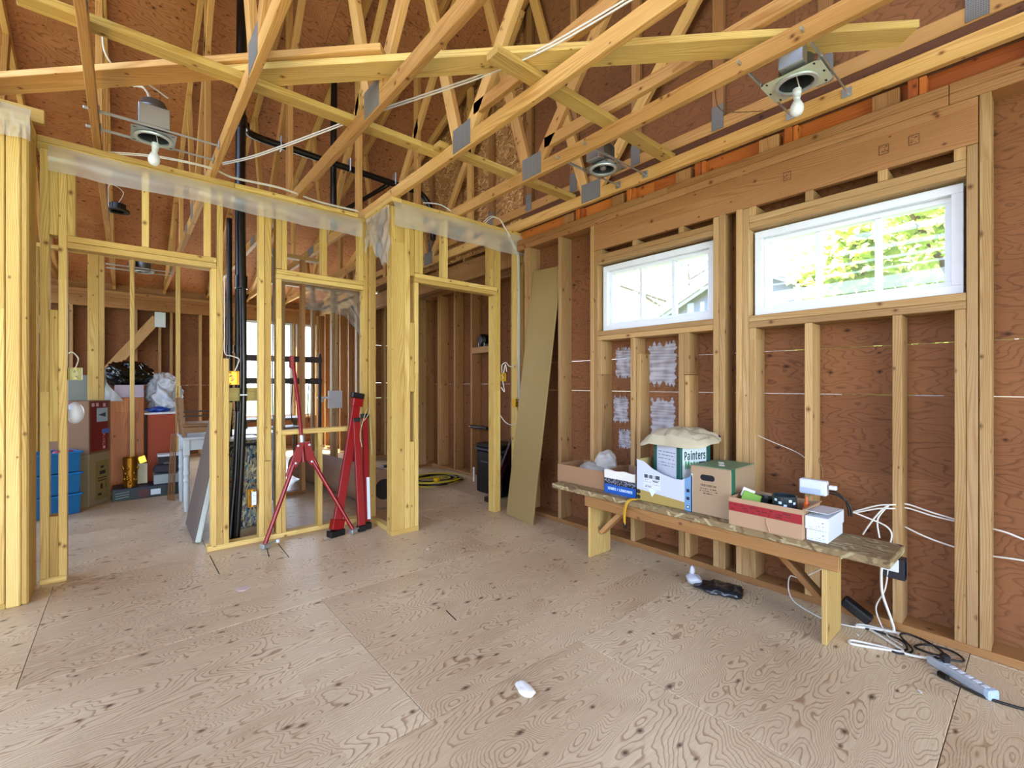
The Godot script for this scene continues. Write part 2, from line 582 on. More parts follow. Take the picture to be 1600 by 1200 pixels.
func textures() -> void:
	tex["lumber"] = lumber_texture(11)
	tex["lumber_b"] = lumber_texture(12)
	tex["floor"] = plywood_texture(21, 1536, 768, Color(0.80, 0.715, 0.57), Color(0.47, 0.33, 0.22), 17.0, 0.58, 44, 0.25)
	tex["floor_b"] = plywood_texture(22, 1536, 768, Color(0.80, 0.71, 0.56), Color(0.47, 0.33, 0.22), 21.0, 0.55, 44, 0.25)
	tex["sheath"] = plywood_texture(31, 1024, 512, Color(0.49, 0.32, 0.195), Color(0.30, 0.175, 0.10), 7.0, 0.5, 26)
	tex["roof"] = plywood_texture(32, 1024, 512, Color(0.70, 0.48, 0.31), Color(0.38, 0.21, 0.11), 8.0, 0.5, 70)
	tex["strand"] = strand_texture()
	for k in ["floor", "floor_b"]:
		paint(k, Color.WHITE, 0.42, 0.0, tex[k], 0.45)
	paint("sheath", Color.WHITE, 0.7, 0.0, tex["sheath"], 0.3)
	paint("roof", Color.WHITE, 0.75, 0.0, tex["roof"], 0.3)
	paint("strand", Color.WHITE, 0.7, 0.0, tex["strand"], 0.3)
	paint("galvanised", Color(0.72, 0.75, 0.76), 0.38, 0.85)
	paint("gusset", Color.WHITE, 0.7, 0.0, punched())
	paint("pipe_black", Color(0.018, 0.018, 0.02), 0.28)
	paint("cable_white", Color(0.82, 0.80, 0.74), 0.5)
	paint("white_plastic", Color(0.84, 0.86, 0.87), 0.4)
	paint("black_plastic", Color(0.02, 0.02, 0.022), 0.4)
	paint("cardboard", Color(0.58, 0.44, 0.31), 0.8)
	paint("red_enamel", Color(0.52, 0.03, 0.05), 0.3)
	paint("vinyl", Color(0.86, 0.88, 0.90), 0.35)
	var film = StandardMaterial3D.new()
	film.resource_name = "film"
	film.albedo_color = Color(0.86, 0.87, 0.86, 0.34)
	film.transparency = BaseMaterial3D.TRANSPARENCY_ALPHA
	film.roughness = 0.3
	film.metallic_specular = 0.7
	mats["film"] = film
	var glass = StandardMaterial3D.new()
	glass.resource_name = "glass"
	glass.albedo_color = Color(1, 1, 1, 0.04)
	glass.transparency = BaseMaterial3D.TRANSPARENCY_ALPHA
	glass.roughness = 0.02
	mats["glass"] = glass

# ------------------------------------------------------------------ outside
func ground_and_outside() -> void:
	var gr = structure("ground", "grassy ground outside the house", "ground", Vector3(0, -0.6, 0))
	bx(gr, "lawn", paint("lawn", Color(0.36, 0.44, 0.22), 0.9), Vector3(0, -0.7, 0), Vector3(160, 0.2, 160), 0.0)
	# the neighbouring house: its gable end faces the two windows
	var h = thing("neighbour_house", "pale grey neighbouring house with a low gable roof beyond the windows", "house", Vector3(10.6, -0.6, -3.9))
	var siding = paint("siding", Color(0.52, 0.54, 0.60), 0.7)
	var trim = paint("fascia", Color(0.70, 0.72, 0.76), 0.6)
	var shingle = paint("shingle", Color(0.58, 0.58, 0.62), 0.85)
	prism(h, "gable_wall", siding, [Vector2(-6.4, -0.6), Vector2(-1.4, -0.6), Vector2(-1.4, 2.30), Vector2(-3.9, 3.55), Vector2(-6.4, 2.30)], 9.2, 14.0, 0)
	for s in [-1.0, 1.0]:
		var a = Vector3(11.75, 3.74, -3.9)
		var b = Vector3(11.75, 2.02, -3.9 + s * 3.45)
		bar(h, "roof_slope", shingle, a, b, 5.4, 0.09, Vector3(0, 1, 0))
		bar(h, "fascia_board", trim, Vector3(9.02, 3.66, -3.9), Vector3(9.02, 1.94, -3.9 + s * 3.45), 0.03, 0.18)
		bar(h, "fascia_board", trim, Vector3(9.06, 3.52, -3.9), Vector3(9.06, 1.80, -3.9 + s * 3.45), 0.03, 0.09)
	tree("tall leafy tree with yellow-green foliage outside the near window", Vector3(7.3, -0.6, -0.75), 5.4, 1.25, 1, 6000)
	tree("blue-green tree with a slim trunk outside the near window", Vector3(16.5, -0.6, -2.1), 10.0, 2.6, 2, 9000)
	tree("tall yellow-green bush in front of the neighbouring house", Vector3(7.0, -0.6, -1.72), 3.75, 0.62, 1, 2600)
	tree("pale tree far behind the neighbouring roof", Vector3(17.5, -0.6, -9.5), 7.6, 3.4, 2, 6000)
	tree("second pale tree far behind the neighbouring roof", Vector3(18.0, -0.6, -5.0), 6.6, 2.9, 1, 5000)

func tree(label, at: Vector3, height: float, spread: float, kind: int, leaves: int) -> void:
	var t = thing("tree", label, "tree", at, "trees outside the windows")
	var bark = paint("bark", Color(0.42, 0.35, 0.28), 0.9)
	var r = height * 0.016 + 0.02
	tube(t, "trunk", bark, [at, at + Vector3(0.06, height * 0.4, 0.05), at + Vector3(-0.05, height * 0.92, 0)], [r * 1.6, r * 1.4, r * 1.2, r * 1.1, r, r * 0.9, r * 0.8, r * 0.6, r * 0.5, r * 0.4, r * 0.3, r * 0.25, r * 0.2], 8, 6)
	for i in 7:
		var a = TAU * i / 7.0 + rng.randf()
		var y = height * (0.32 + 0.08 * i)
		tube(t, "branch", bark, [at + Vector3(0.03, y, 0.03), at + Vector3(cos(a) * spread * 0.45, y + height * 0.08, sin(a) * spread * 0.45), at + Vector3(cos(a) * spread * 0.8, y + height * 0.14, sin(a) * spread * 0.8)], r * 0.35, 5, 3)
	var g = Build.new()
	var L = 0.075
	var W = 0.042
	for s in [-1.0, 1.0]:
		var nn = Vector3(s * 0.4, 1, 0).normalized()
		g.flat(Vector3(0, 0, 0), Vector3(s * W * 0.7, 0.02, L * 0.4), Vector3(0, 0, L), nn, Vector2.ZERO, Vector2.ZERO, Vector2.ZERO)
		g.flat(Vector3(0, 0, L), Vector3(s * W * 0.7, 0.02, L * 0.4), Vector3(s * W * 0.5, 0.018, L * 0.8), nn, Vector2.ZERO, Vector2.ZERO, Vector2.ZERO)
	var m = paint("leaf%d" % kind, Color(0.66, 0.76, 0.36) if kind == 1 else Color(0.50, 0.68, 0.54), 0.6)
	m.backlight_enabled = true
	m.backlight = Color(0.8, 0.85, 0.5) if kind == 1 else Color(0.6, 0.75, 0.6)
	m.cull_mode = BaseMaterial3D.CULL_DISABLED
	var mm = MultiMesh.new()
	mm.transform_format = MultiMesh.TRANSFORM_3D
	mm.mesh = g.mesh()
	mm.instance_count = leaves
	var clumps = []
	for i in 34:
		var y = pow(rng.randf(), 0.8)
		var rr = spread * sqrt(rng.randf()) * (1.0 - 0.55 * absf(y - 0.35))
		var a = rng.randf() * TAU
		clumps.append([Vector3(cos(a) * rr, height * (0.28 + 0.7 * y), sin(a) * rr), rng.randf_range(0.18, 0.36) * spread])
	for i in leaves:
		var c = clumps[rng.randi() % clumps.size()]
		var d = Vector3(rng.randfn(), rng.randfn() * 0.7, rng.randfn()) * c[1] * 0.6
		var q = Basis.from_euler(Vector3(rng.randf_range(-1.2, 0.6), rng.randf() * TAU, rng.randf_range(-0.8, 0.8)))
		mm.set_instance_transform(i, Transform3D(q.scaled(Vector3.ONE * rng.randf_range(0.9, 1.9)), c[0] + d))
	var o = MultiMeshInstance3D.new()
	o.name = "foliage"
	o.multimesh = mm
	o.material_override = m
	o.set_meta("kind", "stuff")
	t.add_child(o, true)

# ------------------------------------------------------------------ floor
func floor_sheets() -> void:
	var f = structure("floor", "worn plywood subfloor of large sheets with wavy brown grain", "floor", Vector3(0, 0, 0))
	bx(f, "joist_deck", paint("deck", Color(0.30, 0.22, 0.15), 0.9), Vector3(0.2, -0.17, -2.6), Vector3(7.4, 0.30, 14.4), 0.0)
	# rows 1.22 m deep, staggered joints, as the seams in the room run
	var row = 0
	var z = -1.45 + 1.22 * 4
	while z > -10.0:
		var x0 = [1.645, 0.845, -0.335, 0.455][posmod(row - 3, 4)] - 2.44 * 3
		var z1 = z; var z0 = z - 1.22
		for i in 6:
			var a = maxf(x0 + 2.44 * i, -3.3); var b = minf(x0 + 2.44 * (i + 1), 3.75)
			if b - a < 0.05 or z0 < -9.6 and z1 < -9.5: continue
			var lift = rng.randf() * 0.0012
			ply(f, "plywood_sheet", mats["floor" if (row + i) % 2 == 0 else "floor_b"], a + 0.0012, b - 0.0012, -0.02, -0.0012 + lift, maxf(z0, -9.6) + 0.0012, z1 - 0.0012, 0, -1, -1, 0.0015)
		row += 1
		z -= 1.22
	# short saw cuts in the sheets
	var cut = paint("saw_cut", Color(0.03, 0.02, 0.015), 0.9)
	for q in [[0.456, -3.44, 0.454, -3.86], [0.77, -3.56, 0.80, -3.78], [0.875, -3.46, 0.885, -3.80], [1.315, -2.10, 1.30, -1.98]]:
		bar(f, "saw_cut", cut, Vector3(q[0], 0.0002, q[1]), Vector3(q[2], 0.0002, q[3]), 0.005, 0.0012, Vector3.UP, 0.0)

# ------------------------------------------------------------------ the wall with the two windows
func right_wall() -> void:
	var w = structure("wall_right", "outer stud wall with bare brown plywood sheathing and two high windows", "wall", Vector3(2.98, 0, -0.6))
	var X0 = 2.91; var X1 = 3.05
	var stud = func(z, y0 = 0.038, y1 = 2.513, dz = 0.038): return bd(w, "stud", wood("stud"), X0, X1, y0, y1, z, z + dz)
	bd(w, "bottom_plate", wood("fir"), X0, X1, 0, 0.038, -3.4, -0.8)
	bd(w, "bottom_plate", wood("fir"), X0, X1, 0, 0.038, -0.798, 3.3)
	for y in [2.514, 2.563]:
		bd(w, "top_plate", wood("fir"), X0, X1, y, y + 0.048, -3.4, -0.3)
		bd(w, "top_plate", wood("fir"), X0, X1, y, y + 0.048, -0.298, 3.3)
	stud.call(-3.25); stud.call(-3.21)
	stud.call(-2.803)
	# window 1 bay
	stud.call(-2.438); stud.call(-2.399, 0.038, 2.30)
	bd(w, "header", wood("fir"), X0, X0 + 0.038, 2.302, 2.512, -2.398, -0.204)
	bd(w, "header", wood("fir"), X0 + 0.04, X1, 2.40, 2.512, -2.398, -0.204)
	bd(w, "head_plate", wood("stud"), X0, X1, 2.185, 2.222, -2.36, -1.412)
	bd(w, "head_plate", wood("stud"), X0, X1, 2.223, 2.260, -2.36, -1.412)
	for z in [-2.36, -2.03, -1.655]: bd(w, "cripple", wood("stud"), X0, X1, 2.261, 2.301, z, z + 0.042, 0.002, 0)
	bd(w, "sill_plate", wood("stud"), X0, X1, 1.608, 1.645, -2.36, -1.412)
	bd(w, "sill_plate", wood("stud"), X0, X1, 1.570, 1.607, -2.36, -1.412)
	stud.call(-2.36, 1.297, 1.569)
	bd(w, "stud", wood("stud"), X0, X1, 0.038, 1.296, -2.36, -2.322)
	stud.call(-2.046, 0.038, 1.569)
	bd(w, "block", wood("stud"), X0 + 0.02, X1, 0.5, 1.448, -2.006, -1.972)
	stud.call(-1.654, 0.038, 1.569)
	stud.call(-1.615, 1.284, 1.569)
	bd(w, "stud", wood("stud"), X0 + 0.012, X1, 0.038, 1.282, -1.614, -1.58)
	stud.call(-1.411, 0.038, 2.30); stud.call(-1.372)
	# window 2 bay
	stud.call(-1.265); stud.call(-1.226, 0.038, 2.30)
	bd(w, "head_plate", wood("stud"), X0, X1, 2.168, 2.205, -1.187, -0.243)
	bd(w, "head_plate", wood("stud"), X0, X1, 2.206, 2.243, -1.187, -0.243)
	for z in [-1.187, -0.885, -0.562, -0.283]: bd(w, "cripple", wood("stud"), X0, X1, 2.244, 2.301, z, z + 0.04, 0.002, 0)
	bd(w, "sill_plate", wood("stud"), X0, X1, 1.600, 1.637, -1.187, -0.243)
	bd(w, "sill_plate", wood("stud"), X0, X1, 1.562, 1.599, -1.187, -0.243)
	stud.call(-1.187, 0.038, 1.561)
	bd(w, "stud", wood("stud"), X0, X1, 0.038, 1.561, -0.888, -0.85)
	bd(w, "stud", wood("stud"), X0, X1, 0.038, 1.561, -0.504, -0.466)
	stud.call(-0.281, 0.038, 1.561)
	stud.call(-0.242, 0.038, 2.30); stud.call(-0.201)
	for z in [0.21, 0.62, 1.03, 1.44, 1.85, 2.26, 2.67, 3.08]: stud.call(z)
	# sheathing sheets outside the studs; thin daylight gaps at the two long seams
	var S = mats["sheath"]
	var sheet = func(y0, y1, z0, z1): return ply(w, "sheathing_panel", S, 3.05, 3.062, y0, y1, z0, z1, 2)
	for b in [[-3.4, -2.06], [-2.058, 0.37], [0.372, 3.3]]:
		sheet.call(-0.2, 1.1615, b[0], b[1])
		sheet.call(1.1627, 1.4222, b[0], b[1])
	sheet.call(1.4236, 1.640, -3.4, -1.30); sheet.call(1.4236, 1.640, -1.298, 3.3)
	sheet.call(1.64, 2.175, -3.4, -2.345); sheet.call(1.64, 2.175, -1.425, -1.172); sheet.call(1.64, 2.175, -0.258, 3.3)
	sheet.call(2.175, 2.70, -3.4, -1.30); sheet.call(2.175, 2.70, -1.298, 3.3)
	# daubs of white paint on the sheathing under the first window
	var dn = noise_of(44)
	for q in [[-2.29, -2.13, 1.26, 1.52], [-1.99, -1.74, 1.20, 1.54], [-2.31, -2.16, 0.90, 1.13], [-1.97, -1.75, 0.80, 1.12], [-2.26, -2.14, 0.70, 0.86]]:
		var im = Image.create(64, 96, false, Image.FORMAT_RGBA8)
		for y in 96:
			for x in 64:
				var ex = minf(x, 63 - x) / 64.0 + 0.07 * dn.get_noise_2d(q[0] * 40.0 + y * 0.09, 2.0)
				var ey = minf(y, 95 - y) / 96.0 + 0.09 * dn.get_noise_2d(q[2] * 30.0 + x * 0.12, 5.0)
				var s = 0.72 + 0.28 * dn.get_noise_2d(x * 0.015 + q[0] * 9.0, y * 0.14) + 0.18 * dn.get_noise_2d(x * 0.05 + q[0] * 9.0, y * 0.02)
				im.set_pixel(x, y, Color(1, 1, 1, clampf(s, 0.0, 0.95) * smoothstep(0.02, 0.06, ex) * smoothstep(0.02, 0.06, ey)))
		var dm = StandardMaterial3D.new()
		dm.resource_name = "daub"
		dm.albedo_color = Color(0.70, 0.69, 0.71)
		dm.albedo_texture = ImageTexture.create_from_image(im)
		dm.transparency = BaseMaterial3D.TRANSPARENCY_ALPHA
		dm.roughness = 0.8
		printed(w, "paint_daub", dm, Vector3(3.0492, (q[2] + q[3]) * 0.5, (q[0] + q[1]) * 0.5), Vector2(q[1] - q[0], q[3] - q[2]), Vector3(0, -PI / 2, 0))
	# faint grade stamps on the header
	for q in [[-0.976, 2.42], [-0.537, 2.40], [-0.422, 2.404]]:
		var im = Image.create(40, 40, false, Image.FORMAT_RGBA8)
		im.fill(Color(1, 1, 1, 0))
		for k in 4:
			im.fill_rect([Rect2i(4, 4, 32, 2), Rect2i(4, 34, 32, 2), Rect2i(4, 4, 2, 32), Rect2i(34, 4, 2, 32)][k], Color(1, 1, 1, 0.7))
		for k in 9: im.fill_rect(Rect2i(rng.randi_range(8, 28), rng.randi_range(8, 30), rng.randi_range(2, 6), rng.randi_range(2, 3)), Color(1, 1, 1, 0.7))
		var sm = StandardMaterial3D.new()
		sm.resource_name = "stamp_ink"
		sm.albedo_color = Color(0.10, 0.07, 0.08)
		sm.albedo_texture = ImageTexture.create_from_image(im)
		sm.transparency = BaseMaterial3D.TRANSPARENCY_ALPHA
		printed(w, "grade_stamp", sm, Vector3(2.9094, q[1], q[0]), Vector2(0.05, 0.06), Vector3(0, -PI / 2, 0))
	window_unit("window_1", "three-pane white window above the cardboard boxes on the bench", -2.36, -1.412, 1.645, 2.185)
	window_unit("window_2", "larger-looking three-pane white window above the bench end", -1.187, -0.243, 1.637, 2.168)
	# above the plates: rim boards and paired blocks, sunlight and shade painted into their colours
	var e = structure("trim_1", "row of boards and blocks with sunlit orange and shade painted in above the window wall plates", "trim", Vector3(3.0, 2.612, -0.6))
	bd(e, "rim_board", wood("sunlit_orange"), 3.0, 3.035, 2.612, 2.73, -3.4, -1.9)
	bd(e, "rim_board", wood("sunlit_orange"), 3.0, 3.035, 2.612, 2.73, -1.898, -0.5)
	bd(e, "rim_board", wood("sunlit_orange"), 3.0, 3.035, 2.612, 2.73, -0.498, 3.3)
	for q in [[-3.4, -1.5], [-1.498, 0.6], [0.602, 3.3]]: bd(e, "rim_board", paint("rim_shaded", Color(0.42, 0.29, 0.24), 0.8, 0.0, tex["lumber_b"]), 3.004, 3.035, 2.732, 2.90, q[0], q[1])  # upper rim boards darkened, their shade painted into the colour
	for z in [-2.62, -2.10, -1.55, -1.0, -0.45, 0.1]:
		bd(e, "block", wood("sunlit_orange"), 2.935, 2.999, 2.612, 2.712, z, z + 0.04, 0.003, 1)
		bd(e, "block", wood("sunlit_orange"), 2.945, 2.999, 2.612, 2.712, z + 0.042, z + 0.07, 0.003, 1)
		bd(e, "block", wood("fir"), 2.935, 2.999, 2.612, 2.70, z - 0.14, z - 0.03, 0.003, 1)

func window_unit(called, label, z0, z1, y0, y1) -> void:
	var w = structure(called, label, "window", Vector3(3.01, y0, (z0 + z1) * 0.5))
	var V = mats["vinyl"]
	var a = z0 + 0.012; var b = z1 - 0.012
	var lo = y0 + 0.004; var hi = y1 - 0.012
	var ring = func(called2, x0, x1, i, t):
		bd(w, called2, V, x0, x1, lo + i, lo + i + t, a + i, b - i, 0.002)
		bd(w, called2, V, x0, x1, hi - i - t, hi - i, a + i, b - i, 0.002)
		bd(w, called2, V, x0, x1, lo + i + t, hi - i - t, a + i, a + i + t, 0.002)
		bd(w, called2, V, x0, x1, lo + i + t, hi - i - t, b - i - t, b - i, 0.002)
	ring.call("window_frame", 2.965, 3.075, 0.0, 0.042)
	ring.call("sash", 3.0, 3.06, 0.0421, 0.026)
	var ga = a + 0.068; var gb = b - 0.068
	var gl = lo + 0.068; var gh = hi - 0.068
	var t = 0.026
	var pw = (gb - ga - 2 * t) / 3.0
	for i in 3:
		var p = ga + i * (pw + t)
		bd(w, "pane", mats["glass"], 3.03, 3.034, gl, gh, p, p + pw, 0.0)
		if i < 2: bd(w, "mullion", V, 3.008, 3.055, gl, gh, p + pw, p + pw + t, 0.002)

# ------------------------------------------------------------------ the inner partition with three openings
func partition_walls() -> void:
	var F = -3.94; var B = -4.029
	var Y = "spruce"
	var w = structure("wall_partition", "inner partition of yellow spruce studs with door openings", "wall", Vector3(0.5, 0, -3.985))
	var s = func(x0, x1, y0 = 0.038, y1 = 2.65, dz = 0.0): return bd(w, "stud", wood(Y), x0, x1, y0, y1, F - dz, B, 0.003)
	bd(w, "bottom_plate", wood(Y), -0.40, -0.28, 0, 0.038, F, B)
	bd(w, "bottom_plate", wood(Y), 0.449, 1.651, 0, 0.038, F, B)
	bd(w, "top_plate", wood(Y), -0.41, 1.651, 2.651, 2.688, F, B)
	bd(w, "top_plate", wood(Y), -0.41, 0.62, 2.689, 2.726, F, B)
	bd(w, "top_plate", wood(Y), 0.622, 1.56, 2.689, 2.726, F, B)
	# left jamb: stud, blocking with two gaps, jack stud
	s.call(-0.398, -0.358)
	for q in [[2.133, 2.65], [0.867, 1.675], [0.038, 0.409]]:
		bd(w, "block", wood(Y), -0.357, -0.319, q[0], q[1], F, B, 0.003)
	s.call(-0.318, -0.28)
	# first header
	bd(w, "header", wood(Y), -0.28, 0.506, 2.065, 2.103, F, B)
	bd(w, "header", wood(Y), -0.28, 0.506, 2.105, 2.143, F, B)
	for x in [-0.279, 0.082, 0.434]: bd(w, "cripple", wood(Y), x, x + 0.037, 2.144, 2.65, F, B)
	s.call(0.472, 0.507, 0.038, 2.064); s.call(0.508, 0.546)
	s.call(0.548, 0.584, 0.038, 1.41)
	# pipe bay: nailing board and pale brace
	var pale = paint("pale_board", Color(0.78, 0.80, 0.62), 0.7, 0.0, tex["lumber"])
	bd(w, "nailing_board", pale, 0.555, 0.83, 1.085, 1.19, -4.12, -4.138)
	bar(w, "brace", pale, Vector3(0.60, 1.08, -4.06), Vector3(0.56, 0.55, -4.06), 0.02, 0.05, Vector3(1, 0, 0))
	# middle posts
	s.call(0.783, 0.820); s.call(0.822, 0.872, 0.62, 2.65, 0.012)
	bd(w, "block", wood(Y), 0.822, 0.872, 0.038, 0.618, F, B)
	s.call(0.905, 0.943, 0.038, 2.054)
	bd(w, "stud", wood(Y), 0.905, 0.943, 2.135, 2.65, F, B)
	# second opening
	bd(w, "header", wood(Y), 0.905, 1.611, 2.055, 2.092, F, B)
	bd(w, "header", wood(Y), 0.905, 1.611, 2.094, 2.131, F, B)
	for x in [0.945, 1.257, 1.573]: bd(w, "cripple", wood(Y), x, x + 0.038, 2.132, 2.65, F, B)
	bd(w, "sill_plate", wood(Y), 0.944, 1.611, 0.812, 0.850, F, B)
	s.call(0.945, 0.975, 0.038, 0.811); s.call(1.22, 1.258, 0.038, 0.811)
	s.call(1.613, 1.651, 0.038, 2.65)
	# short side wall running towards the camera, and the column wall at the far left
	var a = structure("wall_side", "short side wall of spruce between the partition and the second doorway", "wall", Vector3(1.665, 0, -3.7))
	bd(a, "bottom_plate", wood(Y), 1.652, 1.71, 0, 0.038, -3.94, -3.49)
	bd(a, "top_plate", wood(Y), 1.62, 1.71, 2.651, 2.688, -3.94, -3.49)
	bd(a, "top_plate", wood(Y), 1.62, 1.71, 2.689, 2.726, -3.94, -3.40)
	bd(a, "stud", wood(Y), 1.653, 1.71, 0.038, 2.65, -3.94, -3.902)
	var c = structure("wall_column", "thick end of a spruce stud wall at the left edge of the photo", "wall", Vector3(-0.5, 0, -3.8))
	bd(c, "stud", wood(Y), -0.498, -0.442, 0.0, 2.65, -3.65, -3.9385, 0.006)
	bd(c, "stud", wood(Y), -0.441, -0.411, 0.0, 2.65, -3.652, -3.9385, 0.012)
	bd(c, "stud", wood(Y), -0.60, -0.501, 0.03, 2.65, -3.648, -3.69, 0.004)
	bd(c, "stud", wood(Y), -0.64, -0.602, 0.03, 2.65, -3.66, -3.75, 0.004)
	bd(c, "bottom_plate", wood(Y), -1.4, -0.499, 0.0, 0.029, -3.655, -3.75)
	bd(c, "top_plate", wood(Y), -1.4, -0.411, 2.651, 2.688, -3.65, -3.9385)
	bd(c, "top_plate", wood(Y), -1.4, -0.36, 2.72, 2.80, -3.75, -3.79)
	bd(c, "top_plate", wood(Y), -1.4, -0.411, 2.689, 2.726, -3.68, -3.9385)
	for x in [-1.05, -1.4]: bd(c, "stud", wood(Y), x, x + 0.038, 0.03, 2.65, -3.66, -3.75)
	# second doorway wall
	var P = -3.40; var PB = -3.489
	var d = structure("wall_doorway", "spruce doorway wall beside the window wall corner", "wall", Vector3(2.3, 0, -3.445))
	var t = func(x0, x1, y0 = 0.038, y1 = 2.65): return bd(d, "stud", wood(Y), x0, x1, y0, y1, P, PB, 0.003)
	bd(d, "bottom_plate", wood(Y), 1.621, 1.864, 0, 0.038, P, PB)
	t.call(1.622, 1.733); t.call(1.735, 1.784)
	for q in [[2.114, 2.65], [1.157, 1.728], [0.038, 0.744]]:
		bd(d, "block", wood(Y), 1.786, 1.824, q[0], q[1], P, PB, 0.003)
	t.call(1.826, 1.862, 0.038, 2.064)
	bd(d, "stud", wood(Y), 1.826, 1.864, 2.145, 2.65, P, PB)
	bd(d, "header", wood(Y), 1.826, 2.70, 2.065, 2.102, P, PB)
	bd(d, "header", wood(Y), 1.826, 2.70, 2.104, 2.141, P, PB)
	for x in [1.866, 2.11, 2.62]: bd(d, "cripple", wood(Y), x, x + 0.038, 2.142, 2.65, P, PB)
	t.call(2.661, 2.70, 0.0, 2.064); t.call(2.702, 2.74, 0.0)
	bd(d, "stud", wood(Y), 2.661, 2.70, 2.143, 2.65, P, PB)
	bd(d, "bottom_plate", wood(Y), 2.90, 3.08, 0, 0.038, P, PB)
	t.call(2.95, 2.988); t.call(3.0, 3.04)
	bd(d, "top_plate", wood(Y), 1.712, 3.05, 2.651, 2.688, P, PB)
	bd(d, "top_plate", wood(Y), 1.712, 3.05, 2.689, 2.726, P - 0.01, PB)

# ------------------------------------------------------------------ walls of the rooms beyond
func far_walls() -> void:
	var S = mats["sheath"]
	var w = structure("wall_back", "far outer wall of brown plywood and pale studs behind the storage room", "wall", Vector3(0, 0, -9.42))
	bd(w, "bottom_plate", wood("fir"), -3.2, 2.91, 0, 0.038, -9.35, -9.49)
	for y in [2.56, 2.61]: bd(w, "top_plate", wood("fir"), -3.2, 2.91, y, y + 0.048, -9.35, -9.49)
	bd(w, "header", wood("fir"), -3.2, 1.5, 2.40, 2.559, -9.36, -9.40)
	for x in [-3.1, -2.7, -2.3, -1.9, -1.5, -1.12, -0.72, -0.64, -0.30, 0.10, 0.40, 0.55, 0.95, 1.36, 1.45, 2.45, 2.52, 2.87]:
		bd(w, "stud", wood("stud"), x, x + 0.038, 0.038, 2.56 if x > 1.4 else 2.40, -9.35, -9.49)
	bar(w, "diagonal_brace", wood("stud"), Vector3(0.38, 2.28, -9.32), Vector3(-0.33, 1.25, -9.32), 0.038, 0.14, Vector3(-1, 1, 0))
	bx(w, "metal_plate", mats["galvanised"], Vector3(0.42, 2.26, -9.30), Vector3(0.14, 0.24, 0.003), 0.0)
	bar(w, "diagonal_brace", wood("stud"), Vector3(-0.80, 2.28, -9.32), Vector3(-1.4, 1.4, -9.32), 0.038, 0.14, Vector3(-1, 1, 0))
	for q in [[-0.2, 1.20], [1.2002, 1.44], [1.4402, 2.8]]:
		for b in [[-3.2, -1.05], [-1.0498, 0.55], [0.5502, 1.5]]:
			ply(w, "sheathing_panel", S, b[0], b[1], q[0], q[1], -9.49, -9.502, 0)
	ply(w, "sheathing_panel", S, 1.5, 3.05, -0.2, 0.6, -9.49, -9.502, 0)
	ply(w, "sheathing_panel", S, 1.5, 3.05, 2.39, 2.8, -9.49, -9.502, 0)
	ply(w, "sheathing_panel", S, 2.86, 3.05, 0.6, 2.39, -9.49, -9.502, 0)
	bd(w, "sill_plate", wood("stud"), 1.49, 2.87, 0.56, 0.598, -9.35, -9.49)
	bd(w, "header", wood("fir"), 1.49, 2.87, 2.395, 2.558, -9.36, -9.40)
	var win = structure("window_3", "bright white-framed window seen far away through the middle opening", "window", Vector3(2.0, 0.6, -9.45))
	var V = mats["vinyl"]
	for x in [1.5, 1.93, 2.40, 2.58, 2.80]: bd(win, "window_frame", V, x, x + 0.045, 0.6, 2.39, -9.43, -9.49)
	for y in [0.6, 2.345]:
		bd(win, "window_frame", V, 1.545, 2.40, y, y + 0.045, -9.43, -9.49)
		bd(win, "window_frame", V, 2.625, 2.80, y, y + 0.045, -9.43, -9.49)
	for q in [[1.545, 1.93], [1.975, 2.40], [2.625, 2.80]]: bd(win, "pane", mats["glass"], q[0], q[1], 0.645, 2.345, -9.458, -9.462, 0.0)
	# outer wall on the right, beyond the partition: first a bump-out, then back in line
	var b = structure("wall_bump", "dark plywood and stud wall beyond the second doorway", "wall", Vector3(3.55, 0, -5.4))
	bd(b, "bottom_plate", wood("fir"), 3.48, 3.62, 0, 0.038, -7.16, -3.5)
	for y in [2.50, 2.55]: bd(b, "top_plate", wood("fir"), 3.48, 3.62, y, y + 0.048, -7.16, -3.40)
	for z in [-7.12, -6.55, -6.16, -5.79, -5.74, -5.36, -4.955, -4.545, -4.14, -3.73, -3.56]: bd(b, "stud", wood("fir"), 3.48, 3.62, 0.038, 2.50, z, z + 0.038)
	bd(b, "block", wood("fir"), 3.48, 3.62, 1.62, 1.70, -4.916, -4.547, 0.002, 2)
	for q in [[-0.2, 1.22], [1.2202, 2.62]]:
		for z in [[-7.28, -4.9], [-4.898, -3.40]]: ply(b, "sheathing_panel", S, 3.62, 3.632, q[0], q[1], z[0], z[1], 2)
	bd(b, "bottom_plate", wood("fir"), 2.92, 3.48, 0, 0.038, -7.16, -7.28)
	for y in [2.50, 2.55]: bd(b, "top_plate", wood("fir"), 2.92, 3.48, y, y + 0.048, -7.16, -7.28)
	for x in [2.92, 3.28, 3.44]: bd(b, "stud", wood("stud"), x, x + 0.038, 0.038, 2.50, -7.16, -7.28)
	for q in [[-0.2, 0.986], [0.989, 1.238], [1.241, 1.87], [1.873, 2.62]]: ply(b, "sheathing_panel", S, 3.062, 3.632, q[0], q[1], -7.28, -7.292, 0)
	ply(b, "sheathing_panel", S, 3.062, 3.632, -0.2, 2.62, -3.388, -3.40, 1)
	bd(b, "beam", wood("fir"), 2.955, 3.049, 2.40, 2.62, -7.2, -3.50)
	for z in [-6.9, -6.3, -5.7, -5.1, -4.5, -3.9]: bd(b, "joist", wood("fir"), 3.051, 3.64, 2.60, 2.74, z, z + 0.038)
	ply(b, "roof_panel", S, 3.05, 3.66, 2.745, 2.76, -7.3, -3.38, 2)
	for q in [[3.25, 3.38]]: bd(b, "stud", wood("stud"), q[0], q[1], 0.038, 2.50, -5.95, -5.99)
